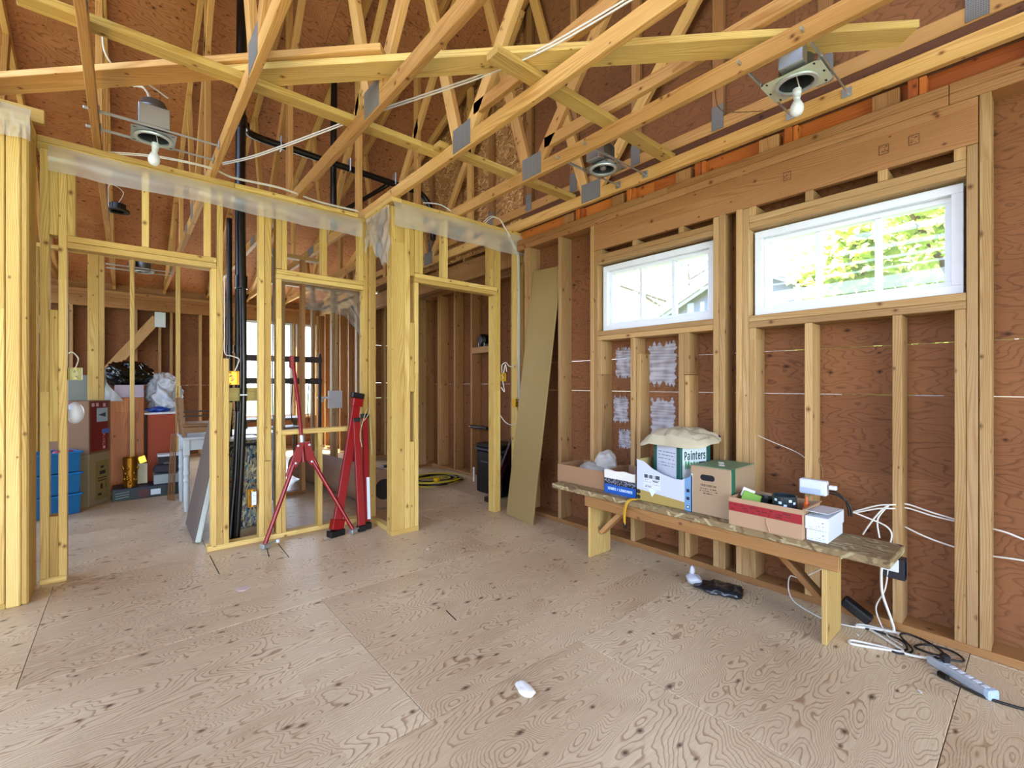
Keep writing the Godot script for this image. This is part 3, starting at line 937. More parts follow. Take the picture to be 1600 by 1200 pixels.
	bd(b, "bottom_plate", wood("fir"), 3.05, 3.48, 0, 0.038, -5.94, -6.03)
	bd(b, "top_plate", wood("fir"), 3.05, 3.48, 2.46, 2.498, -5.94, -6.03)
	var k = structure("wall_kitchen", "far right wall with orange-lit studs beyond the middle opening", "wall", Vector3(2.98, 0, -8.3))
	bd(k, "bottom_plate", wood("fir"), 2.91, 3.05, 0, 0.038, -9.34, -7.29)
	for y in [2.56, 2.61]: bd(k, "top_plate", wood("stud"), 2.91, 3.05, y, y + 0.048, -9.34, -7.20)
	for z in [-9.33, -9.0, -8.6, -8.2, -7.8, -7.45, -7.29]: bd(k, "stud", wood("fir"), 2.91, 3.05, 0.038, 2.56, z, z + 0.038)
	for q in [[-0.2, 1.22], [1.2202, 2.75]]: ply(k, "sheathing_panel", S, 3.05, 3.062, q[0], q[1], -9.5, -7.28, 2)
	# loose inner partitions
	var m = structure("wall_kitchen_partition", "unfinished inner partition of odd studs beyond the middle opening", "wall", Vector3(2.3, 0, -6.95))
	bd(m, "bottom_plate", wood("stud"), 2.05, 2.78, 0, 0.038, -6.91, -7.0)
	bd(m, "top_plate", wood("stud"), 1.5, 2.95, 2.61, 2.648, -6.91, -7.0)
	for q in [[2.06, 2.10], [2.34, 2.378], [2.39, 2.43], [2.72, 2.76]]: bd(m, "stud", wood("stud"), q[0], q[1], 0.038, 2.61, -6.91, -7.0)
	bd(m, "block", paint("pale_primer", Color(0.80, 0.80, 0.80), 0.8), 2.28, 2.48, 0.86, 1.12, -6.87, -6.905)
	var p = structure("wall_hall_partition", "lone brown post and plate behind the window-like opening", "wall", Vector3(1.4, 0, -5.4))
	bd(p, "bottom_plate", wood("fir"), 1.27, 1.53, 0, 0.038, -5.36, -5.45)
	bd(p, "stud", wood("fir"), 1.485, 1.525, 0.038, 2.6, -5.36, -5.45)
	bd(p, "stud", wood("stud"), 1.28, 1.318, 0.038, 2.6, -5.36, -5.45)
	bd(p, "top_plate", wood("stud"), 1.1, 1.72, 2.60, 2.64, -5.36, -5.45)
	var st = structure("wall_storage", "row of inner studs crossing the storage room", "wall", Vector3(0, 0, -6.65))
	bd(st, "top_plate", wood("spruce"), -2.9, 0.85, 2.612, 2.65, -6.6, -6.69)
	bd(st, "stud", wood("spruce"), -0.312, -0.225, 0.0, 2.61, -6.6, -6.69)
	bd(st, "stud", wood("spruce"), -0.223, -0.18, 0.0, 2.61, -6.6, -6.69)
	for x in [0.032, 0.447, -0.72, 0.81]: bd(st, "stud", wood("spruce"), x, x + 0.04, 0.0, 2.61, -6.6, -6.69)

# ------------------------------------------------------------------ the unseen sides, with the tall openings that let the daylight in
func near_shell() -> void:
	var S = mats["sheath"]
	var n = structure("wall_front", "front outer wall behind the camera with a wide opening", "wall", Vector3(0, 0, 3.36))
	bd(n, "sheathing_panel", S, -3.3, -2.6, -0.2, 2.75, 3.3, 3.42); bd(n, "sheathing_panel", S, 2.3, 3.06, -0.2, 2.75, 3.3, 3.42)
	bd(n, "sheathing_panel", S, -2.6, 2.3, 2.45, 2.75, 3.3, 3.42); bd(n, "sheathing_panel", S, -2.6, 2.3, -0.2, 0.2, 3.3, 3.42)
	prism(n, "gable_sheathing", S, [Vector2(-3.3, 2.75), Vector2(3.06, 2.75), Vector2(3.06, 5.2), Vector2(-3.3, 5.2)], 3.3, 3.42, 1)
	var l = structure("wall_left", "left outer wall with wide openings", "wall", Vector3(-3.26, 0, -3))
	bd(l, "sheathing_panel", S, -3.32, -3.2, -0.2, 0.3, -9.6, 3.3); bd(l, "sheathing_panel", S, -3.32, -3.2, 2.45, 2.75, -9.6, 3.3)
	for q in [[-0.2, 3.3], [-6.1, -1.8], [-9.6, -7.1]]: bd(l, "sheathing_panel", S, -3.32, -3.2, 0.3, 2.45, q[0], q[1])
	prism(l, "gable_sheathing", S, [Vector2(-9.6, 2.75), Vector2(3.42, 2.75), Vector2(3.42, roof_y(-3.42)), Vector2(0, roof_y(0)), Vector2(-9.6, roof_y(-9.6))], -3.32, -3.2, 0)

func roof_y(z: float) -> float:
	return 2.80 + 0.36 * (z + 9.35)

# ------------------------------------------------------------------ roof
func roof() -> void:
	var c = structure("ceiling", "open roof of plywood sheets above the trusses", "ceiling", Vector3(0, 2.8, -4.0))
	var slope = Vector3(0, 0.36, 1).normalized()
	var nrm = Vector3(0, 1, -0.36).normalized()
	var L = 9.75 / slope.z
	var start = Vector3(0, roof_y(-9.75), -9.75)
	var rows = int(ceil(L / 1.22))
	for r in rows:
		var a = r * 1.22 + 0.002
		var b = minf((r + 1) * 1.22 - 0.002, L)
		for i in 4:
			var x0 = -3.4 + 2.44 * i - (1.22 if r % 2 else 0.0)
			var x1 = minf(x0 + 2.437, 3.3); x0 = maxf(x0, -3.4)
			if x1 - x0 < 0.1: continue
			var m = start + slope * (a + b) * 0.5 + nrm * 0.006 + Vector3((x0 + x1) * 0.5, 0, 0)
			var o = commit(c, "roof_sheet", box_mesh(Vector3(x1 - x0, 0.012, b - a), 0.001, 0, 1.0 / 2.44, 1.0 / 1.22, rng.randf(), rng.randf()), mats["roof"], m)
			o.basis = Basis(Vector3.RIGHT, nrm, Vector3.RIGHT.cross(nrm))
	var slab_black = paint("slab_black", Color(0.05, 0.05, 0.05), 0.95)
	var o = commit(c, "light_block_slab", box_mesh(Vector3(6.9, 0.03, L + 0.3), 0.0, 0, 1, 1, 0, 0), slab_black, start + slope * L * 0.5 + nrm * 0.03)  # dark slab added above the sheets to keep light out
	o.basis = Basis(Vector3.RIGHT, nrm, Vector3.RIGHT.cross(nrm))
	var n2 = Vector3(0, 1, 0.36).normalized()
	var s2 = Vector3(0, -0.36, 1).normalized()
	var q = commit(c, "roof_sheet", box_mesh(Vector3(6.9, 0.04, 4.4), 0.0, 0, 0.41, 0.82, 0, 0), mats["roof"], Vector3(0, roof_y(0), 0) + s2 * 2.0 + n2 * 0.02)
	q.basis = Basis(Vector3.RIGHT, n2, Vector3.RIGHT.cross(n2))
	bd(c, "ridge_board", wood("truss"), -3.3, 3.05, roof_y(0) - 0.24, roof_y(0) - 0.01, -0.02, 0.02)
	# eave blocking along the far wall
	bd(c, "eave_block", wood("fir"), -3.2, 2.9, 2.66, 2.86, -9.42, -9.46)
	# gable end above the window wall: upright studs, bottom chord and sheathing
	var g = structure("wall_gable", "plywood gable end with upright studs above the window wall", "wall", Vector3(3.05, 2.7, -3.0))
	bd(g, "bottom_chord", wood("truss"), 3.0, 3.038, 2.902, 2.985, -9.3, 3.2)
	for z in [-1.46, -2.10, -2.74, -3.32, -3.93, -4.55, -5.2, -5.8, -6.4, -7.1, -7.8, -0.85, -0.25]:
		bd(g, "stud", wood("fir"), 2.998, 3.036, 2.986, roof_y(z) - 0.02, z, z + 0.075)
		plate(g, Vector3(2.997, 2.99, z + 0.037), Vector3(0.002, 0.16, 0.08))
	var zs = [-9.6, -8.3, -7.08, -5.86, -4.64, -3.42, -2.2, -0.98, 0.24, 1.46, 3.42]
	for i in zs.size() - 1:
		var a = zs[i] + 0.001; var b = zs[i + 1] - 0.001
		var ya = roof_y(-absf(a)) ; var yb = roof_y(-absf(b))
		var poly = [Vector2(a, 2.70), Vector2(b, 2.70), Vector2(b, yb), Vector2(a, ya)]
		if a < 0 and b > 0: poly = [Vector2(a, 2.70), Vector2(b, 2.70), Vector2(b, yb), Vector2(0, roof_y(0)), Vector2(a, ya)]
		prism(g, "sheathing_panel", mats["strand"] if i in [3, 4] else mats["sheath"], poly, 3.045, 3.057, 0)

# ------------------------------------------------------------------ roof trusses and braces
func trusses() -> void:
	var where = {
		-1.96: "roof truss farthest to the left, mostly hidden by the stud column",
		-1.35: "roof truss above the left stud column, second from the far left",
		-0.75: "roof truss just left of the first ceiling light",
		-0.14: "roof truss carrying the left ends of the first light's hanger bars",
		0.48: "roof truss carrying the right ends of the first light's hanger bars",
		1.066: "roof truss crossing above the black vertical pipe's right side",
		1.67: "roof truss resting over the side wall corner with a grey nail plate",
		2.285: "roof truss with the nail plate, left of the two window-side lights",
		2.95: "roof truss nearest the window wall, holding the lights' right bars",
	}
	for x in where: truss(x, where[x])
	var b = thing("lateral_brace", "yellow flat board crossing the truss chords parallel to the partition", "brace", Vector3(0.4, 2.8165, -2.77), "braces on the trusses")
	bd(b, "board", wood("spruce"), -0.35, 1.75, 2.8165, 2.854, -2.815, -2.726)
	b = thing("lateral_brace", "second flat board continuing the crossing brace to the window-side trusses", "brace", Vector3(2.2, 2.8165, -2.77), "braces on the trusses")
	bd(b, "board", wood("spruce"), 1.60, 2.96, 2.8165, 2.854, -2.724, -2.635)
	b = thing("lateral_brace", "short square-ended flat board between the window-side trusses", "brace", Vector3(2.1, 2.8165, -1.75), "braces on the trusses")
	bd(b, "board", wood("spruce"), 1.36, 2.97, 2.8165, 2.854, -1.80, -1.71)
	b = thing("diagonal_brace", "wide pale plank laid diagonally over the truss chords towards the window side", "brace", Vector3(1.5, 2.856, -1.7), "braces on the trusses")
	bar(b, "board", wood("spruce"), Vector3(0.42, 2.8735, -2.86), Vector3(2.82, 2.8735, -0.43), 0.14, 0.036)
	b = thing("diagonal_brace", "long plank laid diagonally over the truss chords from the left stud column", "brace", Vector3(0.1, 2.893, -3.1), "braces on the trusses")
	bar(b, "board", wood("truss"), Vector3(-1.25, 2.911, -4.55), Vector3(1.02, 2.911, -2.21), 0.14, 0.036)

func truss(x: float, label: String) -> void:
	var t = thing("roof_truss", label, "roof truss", Vector3(x, 2.727, -4.5), "roof trusses")
	var X0 = x - 0.019; var X1 = x + 0.019
	bd(t, "bottom_chord", wood("truss"), X0, X1, 2.727, 2.816, -5.6, 3.1)
	bd(t, "bottom_chord", wood("truss"), X0, X1, 2.727, 2.816, -9.35, -5.602)
	bar(t, "top_chord", wood("truss"), Vector3(x, roof_y(-9.4) - 0.05, -9.4), Vector3(x, roof_y(-4.6) - 0.05, -4.6), 0.038, 0.089)
	bar(t, "top_chord", wood("truss"), Vector3(x, roof_y(-4.6) - 0.05, -4.6), Vector3(x, roof_y(0) - 0.05, 0), 0.038, 0.089)
	for zj in [-7.75, -5.1, -2.45]:
		var top = roof_y(zj)
		# steep web leaning away, and a raking web towards the ridge
		var d1 = (top - 2.77 - 0.09) / (3.2 + 0.36)
		bar(t, "web", wood("truss"), Vector3(x, 2.818, zj - 0.065), Vector3(x, 2.77 + 3.2 * d1, zj - 0.05 - d1), 0.038, 0.089, Vector3(0, 0, 1))
		var d2 = (top - 2.77 - 0.09) / (1.2 - 0.36)
		d2 = minf(d2, -zj)
		bar(t, "web", wood("truss"), Vector3(x, 2.83, zj + 0.07), Vector3(x, 2.77 + 1.2 * d2, zj + 0.02 + d2), 0.038, 0.089, Vector3(0, 0, 1))
		for s in [-1.0, 1.0]: plate(t, Vector3(x + s * 0.0198, 2.815, zj), Vector3(0.0014, 0.155, 0.20))
	if x > 1.5 and x < 2.5: bar(t, "upper_chord", wood("truss"), Vector3(x, 2.932, -2.32), Vector3(x, 2.975, 2.9), 0.038, 0.075)
	for z in [-4.2, -6.4]:
		bd(t, "web", wood("truss"), X0, X1, 2.817, roof_y(z) - 0.12, z - 0.045, z + 0.044)
	for s in [-1.0, 1.0]: plate(t, Vector3(x + s * 0.0198, 2.78, -5.6), Vector3(0.0014, 0.085, 0.22))

# ------------------------------------------------------------------ ceiling lights
func bulb_into(t, at: Vector3, dir: Vector3) -> void:
	var frost = paint("bulb_glass", Color(0.90, 0.92, 0.93), 0.25)
	lathe(t, "socket", mats["white_plastic"], at, [Vector2(0.0, 0.0), Vector2(0.02, 0.0), Vector2(0.021, 0.02), Vector2(0.017, 0.03), Vector2(0.017, 0.045), Vector2(0, 0.045)], 16, dir)
	lathe(t, "bulb", frost, at + dir * 0.046, [Vector2(0.0, 0.0), Vector2(0.014, 0.0), Vector2(0.015, 0.012), Vector2(0.022, 0.026), Vector2(0.029, 0.042), Vector2(0.0315, 0.058), Vector2(0.029, 0.074), Vector2(0.021, 0.087), Vector2(0.010, 0.094), Vector2(0.0, 0.0955)], 22, dir)

func recessed(label, c: Vector3, xa: float, xb: float, za: float, zb: float, px0: float, px1: float, plate, with_bulb: bool, can_top: float) -> void:
	var t = thing("ceiling_light", label, "ceiling light", c, "recessed ceiling lights between the trusses")
	var G = mats["galvanised"]
	var y = c.y
	for z in [za, zb]:
		bx(t, "hanger_bar", G, Vector3((xa * 2 + px1) / 3.0, y + 0.016, z), Vector3((px1 - xa) * 1.02, 0.016, 0.009), 0.002).scale = Vector3(1, 1, 1)
		bx(t, "hanger_bar", G, Vector3((xb + px0) * 0.5, y + 0.012, z + 0.006), Vector3(xb - px0, 0.012, 0.007), 0.002)
		for x in [xa + 0.004, xb - 0.004]: bx(t, "nail_flange", G, Vector3(x, y + 0.02, z), Vector3(0.004, 0.05, 0.045), 0.001)
	# plate with a round hole, as a ring of segments out to the square edge
	var g = Build.new()
	var seg = 32
	for k in seg:
		var a0 = TAU * k / seg
		var a1 = TAU * (k + 1) / seg
		var edge = func(a):
			var d = Vector2(cos(a), sin(a))
			var hx = (px1 - c.x) if d.x > 0 else (c.x - px0)
			var hz = (zb - c.z) if d.y > 0 else (c.z - za)
			return d * minf(hx / maxf(absf(d.x), 1e-5), hz / maxf(absf(d.y), 1e-5))
		var i0 = Vector2(cos(a0), sin(a0)) * 0.085; var i1 = Vector2(cos(a1), sin(a1)) * 0.085
		var e0 = edge.call(a0); var e1 = edge.call(a1)
		for yy in [[0.0, -1.0], [0.0015, 1.0]]:
			var P = func(v): return Vector3(v.x, yy[0], v.y)
			g.flat(P.call(i0), P.call(e0), P.call(e1), Vector3(0, yy[1], 0), Vector2.ZERO, Vector2.ZERO, Vector2.ZERO)
			g.flat(P.call(i0), P.call(e1), P.call(i1), Vector3(0, yy[1], 0), Vector2.ZERO, Vector2.ZERO, Vector2.ZERO)
	commit(t, "mounting_plate", g.mesh(), plate, c)
	for q in [[px0 + 0.018, za + 0.03], [px0 + 0.018, zb - 0.03], [px1 - 0.018, za + 0.03], [px1 - 0.018, zb - 0.03], [c.x, za + 0.014], [c.x, zb - 0.014]]:
		bx(t, "slot", mats["black_plastic"], Vector3(q[0], y - 0.0005, q[1]), Vector3(0.016, 0.001, 0.008), 0.0)
	lathe(t, "collar", paint("collar", Color(0.78, 0.80, 0.80), 0.4, 0.5), c, [Vector2(0.078, -0.012), Vector2(0.094, -0.012), Vector2(0.096, -0.004), Vector2(0.086, 0.0), Vector2(0.078, 0.0), Vector2(0.078, -0.012)], 32)
	lathe(t, "can", paint("can", Color(0.42, 0.44, 0.45), 0.35, 0.8), c, [Vector2(0.078, 0.0), Vector2(0.079, can_top * 0.8), Vector2(0.06, can_top), Vector2(0, can_top), Vector2(0, can_top - 0.004), Vector2(0.058, can_top - 0.004), Vector2(0.076, can_top * 0.79), Vector2(0.076, 0.0)], 28)
	bx(t, "junction_box", G, c + (Vector3(0.0, 0.085, 0.10) if can_top > 0.2 else Vector3(-0.115, 0.07, 0.02)), Vector3(0.15, 0.12, 0.04) if can_top > 0.2 else Vector3(0.06, 0.11, 0.11), 0.003)
	if with_bulb:
		tube(t, "lamp_wire", mats["cable_white"], [c + Vector3(-0.03, 0.08, 0), c + Vector3(0.01, 0.03, 0.0), c + Vector3(0.02, -0.03, 0.01)], 0.003, 6)
		bulb_into(t, c + Vector3(0.01, -0.03, 0.0), Vector3(-0.08, -1, 0.02).normalized())
	else:
		lathe(t, "lamp_socket", mats["galvanised"], c, [Vector2(0, -0.004), Vector2(0.02, -0.004), Vector2(0.026, 0.03), Vector2(0.04, 0.07), Vector2(0, 0.07)], 16)

func ceiling_fittings() -> void:
	var cream = paint("plate_cream", Color(0.80, 0.84, 0.74), 0.45, 0.2)
	recessed("recessed light can with hanging bulb above the first doorway", Vector3(0.13, 2.745, -3.59), -0.12, 0.46, -3.71, -3.47, 0.02, 0.24, mats["galvanised"], true, 0.22)
	recessed("recessed light without bulb between the two window-side trusses, above the first window", Vector3(2.59, 2.752, -2.05), 2.306, 2.93, -2.17, -1.93, 2.49, 2.71, mats["galvanised"], false, 0.17)
	recessed("recessed light with cream plate and frosted bulb above the second window", Vector3(2.60, 2.752, -0.83), 2.306, 2.93, -0.965, -0.695, 2.49, 2.71, cream, true, 0.17)
	recessed("recessed light can far back in the storage room ceiling", Vector3(0.17, 2.66, -7.5), -0.12, 0.46, -7.62, -7.38, 0.06, 0.28, mats["galvanised"], false, 0.17)
	var t = thing("ceiling_light", "black ring-shaped ceiling light hanging in the storage room", "ceiling light", Vector3(-0.08, 2.83, -5.62), "recessed ceiling lights between the trusses")
	var K = mats["black_plastic"]
	lathe(t, "trim_ring", K, Vector3(-0.06, 2.83, -5.62), [Vector2(0.05, 0.0), Vector2(0.09, 0.0), Vector2(0.092, 0.014), Vector2(0.055, 0.02), Vector2(0.055, 0.07), Vector2(0.05, 0.07), Vector2(0.05, 0.0)], 24)
	for k in 8:
		var a = TAU * k / 8.0
		bx(t, "fin", K, Vector3(-0.06 + cos(a) * 0.05, 2.875, -5.62 + sin(a) * 0.05), Vector3(0.02, 0.06, 0.006), 0.001, Vector3(0, -a, 0))
	tube(t, "wire", mats["cable_white"], [Vector3(-0.06, 2.90, -5.62), Vector3(-0.02, 3.02, -5.62), Vector3(-0.12, 3.05, -5.60), Vector3(-0.118, 2.80, -5.62)], 0.003, 5)

# ------------------------------------------------------------------ pipes and cables
func pipes_and_cables() -> void:
	var K = mats["pipe_black"]
	var p = thing("vent_pipe", "thick black vent stack rising through the roof beside the first light", "pipe", Vector3(0.675, 2.0, -4.12))
	tube(p, "stack", K, [Vector3(0.690, 1.98, -4.10), Vector3(0.685, 2.8, -4.11), Vector3(0.70, 4.6, -4.12)], 0.036, 18, 3)
	for y in [2.02, 3.28]: lathe(p, "coupling", K, Vector3(0.69, y - 0.05, -4.112), [Vector2(0.036, 0), Vector2(0.045, 0), Vector2(0.045, 0.1), Vector2(0.036, 0.1)], 20)
	p = thing("drain_pipe", "shiny black drain pipe standing in front between the studs, curved at its foot", "pipe", Vector3(0.66, 0, -4.08), "black pipes in the wall bay")
	tube(p, "tube", K, [Vector3(0.655, 0.01, -4.09), Vector3(0.668, 0.25, -4.085), Vector3(0.692, 0.75, -4.08), Vector3(0.702, 1.3, -4.08), Vector3(0.700, 1.97, -4.10)], 0.024, 18, 6)
	tube(p, "tube", K, [Vector3(0.610, 0.01, -4.10), Vector3(0.628, 0.22, -4.115), Vector3(0.655, 0.55, -4.125), Vector3(0.672, 1.0, -4.13)], 0.022, 16, 6)
	bx(p, "pipe_strap", mats["galvanised"], Vector3(0.70, 1.135, -4.082), Vector3(0.056, 0.014, 0.055), 0.004)
	for q in [[0.705, "thin black pipe left behind the front drain pipe"], [0.770, "thin black pipe directly behind the front drain pipe"]]:
		p = thing("drain_pipe", q[1], "pipe", Vector3(q[0], 0, -4.74), "black pipes in the wall bay")
		tube(p, "tube", K, [Vector3(q[0], 0.01, -4.74), Vector3(q[0], 1.2, -4.74), Vector3(q[0], 2.7, -4.74)], 0.022, 14, 2)
		lathe(p, "coupling", K, Vector3(q[0], 1.5, -4.74), [Vector2(0.022, 0), Vector2(0.028, 0), Vector2(0.028, 0.07), Vector2(0.022, 0.07)], 16)
	p = thing("waste_pipe", "long black pipe running level above the partition from the vent stack", "pipe", Vector3(1.4, 3.25, -4.3))
	tube(p, "run", K, [Vector3(0.725, 3.29, -4.14), Vector3(0.80, 3.29, -4.28), Vector3(1.2, 3.28, -4.3), Vector3(2.15, 3.25, -4.3), Vector3(2.36, 3.22, -4.27), Vector3(2.46, 3.05, -4.22), Vector3(2.47, 2.74, -4.20)], 0.030, 16, 6)
	lathe(p, "elbow_collar", K, Vector3(2.33, 3.225, -4.275), [Vector2(0.03, -0.03), Vector2(0.038, -0.03), Vector2(0.038, 0.03), Vector2(0.03, 0.03)], 16, Vector3(1, -0.2, 0.1))
	tube(p, "branch", K, [Vector3(2.03, 3.25, -4.30), Vector3(2.0, 3.22, -4.36), Vector3(1.73, 3.0, -4.42), Vector3(1.60, 2.9, -4.45)], 0.021, 14, 4)
	for x in [1.02, 1.62, 2.08]: bx(p, "pipe_hanger", mats["galvanised"], Vector3(x, 3.30, -4.30), Vector3(0.012, 0.12, 0.07), 0.004)
	p = thing("vent_pipe", "second black vent rising behind the trusses right of the stack", "pipe", Vector3(1.54, 2.74, -4.5))
	tube(p, "stack", K, [Vector3(1.54, 2.735, -4.5), Vector3(1.54, 3.6, -4.5), Vector3(1.55, 4.5, -4.5)], 0.030, 16, 2)
	lathe(p, "glint_fitting", paint("glint_fitting", Color(0.06, 0.08, 0.36), 0.2), Vector3(1.55, 4.28, -4.5), [Vector2(0.03, 0), Vector2(0.05, 0.02), Vector2(0.052, 0.08), Vector2(0.03, 0.1)], 18)  # pipe fitting with its bluish glint painted in as colour
	var C = mats["cable_white"]
	var runs = [
		["pair of white cables slanting through the trusses towards the windows", [[0.53, 2.83, -3.90], [0.71, 2.858, -3.66], [0.96, 2.86, -3.06], [1.105, 2.86, -2.69], [1.21, 2.86, -2.46], [1.353, 2.86, -2.14], [1.44, 2.86, -1.93], [1.56, 2.86, -1.55], [1.66, 2.87, -1.0]], 0.0045, true],
		["white cable lying along the top of the partition plate", [[-0.09, 2.735, -3.97], [0.17, 2.752, -3.87], [0.45, 2.75, -3.83], [0.60, 2.75, -3.90], [0.915, 2.75, -3.87], [1.22, 2.742, -3.93], [1.55, 2.745, -3.93]], 0.004, true],
		["white cable curving over the doorway wall plate towards the window corner", [[2.10, 2.90, -3.75], [2.2, 2.86, -3.60], [2.32, 2.76, -3.50], [2.42, 2.735, -3.46]], 0.005, false],
		["looped white cables on the doorway plate near the corner", [[2.55, 2.735, -3.42], [2.62, 2.80, -3.40], [2.72, 2.80, -3.40], [2.78, 2.74, -3.40], [2.82, 2.66, -3.37]], 0.004, true],
		["thin brown cord dangling between the window-side trusses", [[2.35, 2.95, -1.15], [2.45, 2.85, -1.18], [2.62, 2.80, -1.22], [2.86, 2.84, -1.12], [2.90, 2.85, -1.10]], 0.0025, false],
		["looped white cable above the first ceiling light", [[0.03, 3.25, -4.02], [0.08, 3.20, -3.9], [0.11, 3.06, -3.72], [0.10, 2.94, -3.62]], 0.006, true],
		["white cable hooked behind the left truss chord", [[-0.10, 3.2, -3.4], [-0.09, 3.05, -3.36], [-0.03, 2.99, -3.40], [0.10, 3.02, -3.5], [0.2, 3.0, -3.55]], 0.005, false],
	]
	for r in runs:
		var pts = []
		for q in r[1]: pts.append(Vector3(q[0], q[1], q[2]))
		var m = paint("cord_brown", Color(0.45, 0.33, 0.18), 0.6) if r[2] < 0.003 else C
		var t = thing("overhead_cable", r[0], "cable", pts[0], "cables in the open ceiling")
		tube(t, "strand", m, pts, r[2], 7, 6)
		if r[3]:
			var p2 = []
			for q in pts: p2.append(q + Vector3(0.008, -0.012, 0.010))
			tube(t, "strand", m, p2, r[2], 7, 6)
	# cables and boxes at the corner post beyond the second doorway
	var t = thing("corner_cable", "white cables stapled down the corner post by the second doorway", "cable", Vector3(2.92, 2.6, -3.385))
	for k in 3:
		tube(t, "strand", C, [Vector3(2.80 + k * 0.01, 2.66, -3.375), Vector3(2.90 + k * 0.012, 2.52, -3.37), Vector3(2.945 + k * 0.011, 2.38, -3.385), Vector3(2.95 + k * 0.012, 1.7, -3.388), Vector3(2.955 + k * 0.010, 1.22, -3.388), Vector3(2.96 + k * 0.012, 0.98, -3.385)], 0.004, 6, 5)
	outlet_box("yellow electrical box on the doorway post with white wires", Vector3(2.775, 1.285, -3.43), Vector3(0.066, 0.075, 0.05), paint("box_yellow", Color(0.80, 0.62, 0.03), 0.4), "electrical boxes")
	outlet_box("second yellow electrical box, lower, half behind the leaning board", Vector3(2.93, 1.035, -3.375), Vector3(0.085, 0.075, 0.05), paint("box_yellow", Color.WHITE), "electrical boxes")
	t = thing("loose_wire", "white wires drooping from the upper yellow box", "cable", Vector3(2.77, 1.32, -3.43), "loose wires by the second doorway")
	tube(t, "strand", C, [Vector3(2.765, 1.325, -3.41), Vector3(2.75, 1.40, -3.39), Vector3(2.79, 1.425, -3.38), Vector3(2.84, 1.39, -3.38), Vector3(2.93, 1.41, -3.385)], 0.004, 6, 6)
	tube(t, "strand", C, [Vector3(2.785, 1.325, -3.41), Vector3(2.80, 1.41, -3.40), Vector3(2.815, 1.34, -3.40)], 0.004, 6, 6)
	tube(t, "strand", C, [Vector3(2.775, 1.245, -3.41), Vector3(2.78, 1.19, -3.40), Vector3(2.785, 1.145, -3.40), Vector3(2.745, 1.19, -3.40)], 0.004, 6, 4)
	t = thing("loose_wire", "white wire sagging below the lower yellow box", "cable", Vector3(2.75, 0.9, -3.42), "loose wires by the second doorway")
	tube(t, "strand", C, [Vector3(2.742, 0.92, -3.41), Vector3(2.80, 0.85, -3.40), Vector3(2.87, 0.82, -3.395), Vector3(2.93, 0.83, -3.385)], 0.004, 6, 6)
	outlet_box("brass-coloured open electrical box in the pipe bay", Vector3(0.607, 1.265, -3.975), Vector3(0.085, 0.10, 0.055), paint("brass", Color(0.80, 0.58, 0.14), 0.3, 0.6), "electrical boxes")
	t = thing("loose_wire", "white wire hanging from the jamb into the brass box", "cable", Vector3(0.56, 2.0, -3.95), "loose wires by the pipes")
	tube(t, "strand", C, [Vector3(0.552, 2.02, -3.932), Vector3(0.553, 1.6, -3.932), Vector3(0.556, 1.45, -3.936), Vector3(0.60, 1.43, -3.95), Vector3(0.648, 1.41, -3.95), Vector3(0.643, 1.37, -3.955), Vector3(0.622, 1.315, -3.96)], 0.004, 6, 6)
	t = outlet_box("white outlet in a brass box low in the pipe bay", Vector3(0.735, 0.345, -3.965), Vector3(0.05, 0.13, 0.05), paint("brass", Color.WHITE), "electrical boxes")
	bx(t, "outlet_face", mats["white_plastic"], Vector3(0.747, 0.345, -3.935), Vector3(0.032, 0.105, 0.012), 0.003)
	for y in [0.325, 0.368]:
		for s in [-0.005, 0.005]: bx(t, "slot", mats["black_plastic"], Vector3(0.747 + s, y, -3.9285), Vector3(0.002, 0.009, 0.001), 0.0)
	t = thing("grey_cable", "grey cable running down the middle post", "cable", Vector3(0.89, 2.4, -3.97))
	tube(t, "strand", paint("cable_grey", Color(0.30, 0.31, 0.33), 0.5), [Vector3(0.888, 2.3, -3.97), Vector3(0.886, 1.7, -3.965), Vector3(0.878, 1.2, -3.955), Vector3(0.888, 0.8, -3.962), Vector3(0.884, 0.3, -3.97)], 0.005, 6, 6)

func outlet_box(label, c: Vector3, s: Vector3, m, group):
	var t = thing("electrical_box", label, "electrical box", c - Vector3(0, s.y * 0.5, 0), group)
	var e = 0.003
	bx(t, "back_panel", m, c - Vector3(0, 0, s.z * 0.5), Vector3(s.x, s.y, e), 0.001)
	for k in [-1.0, 1.0]:
		bx(t, "side_panel", m, c + Vector3(k * s.x * 0.5, 0, 0), Vector3(e, s.y, s.z), 0.001)
		bx(t, "side_panel", m, c + Vector3(0, k * s.y * 0.5, 0), Vector3(s.x, e, s.z), 0.001)
		bx(t, "screw_tab", m, c + Vector3(0, k * (s.y * 0.5 - 0.008), s.z * 0.5), Vector3(0.016, 0.016, 0.003), 0.001)
	tube(t, "wire_end", mats["cable_white"], [c + Vector3(-0.01, 0.01, -0.02), c + Vector3(0.0, 0.02, 0.01), c + Vector3(0.012, -0.01, 0.012), c + Vector3(0.0, -0.02, -0.01)], 0.003, 5)
	return t

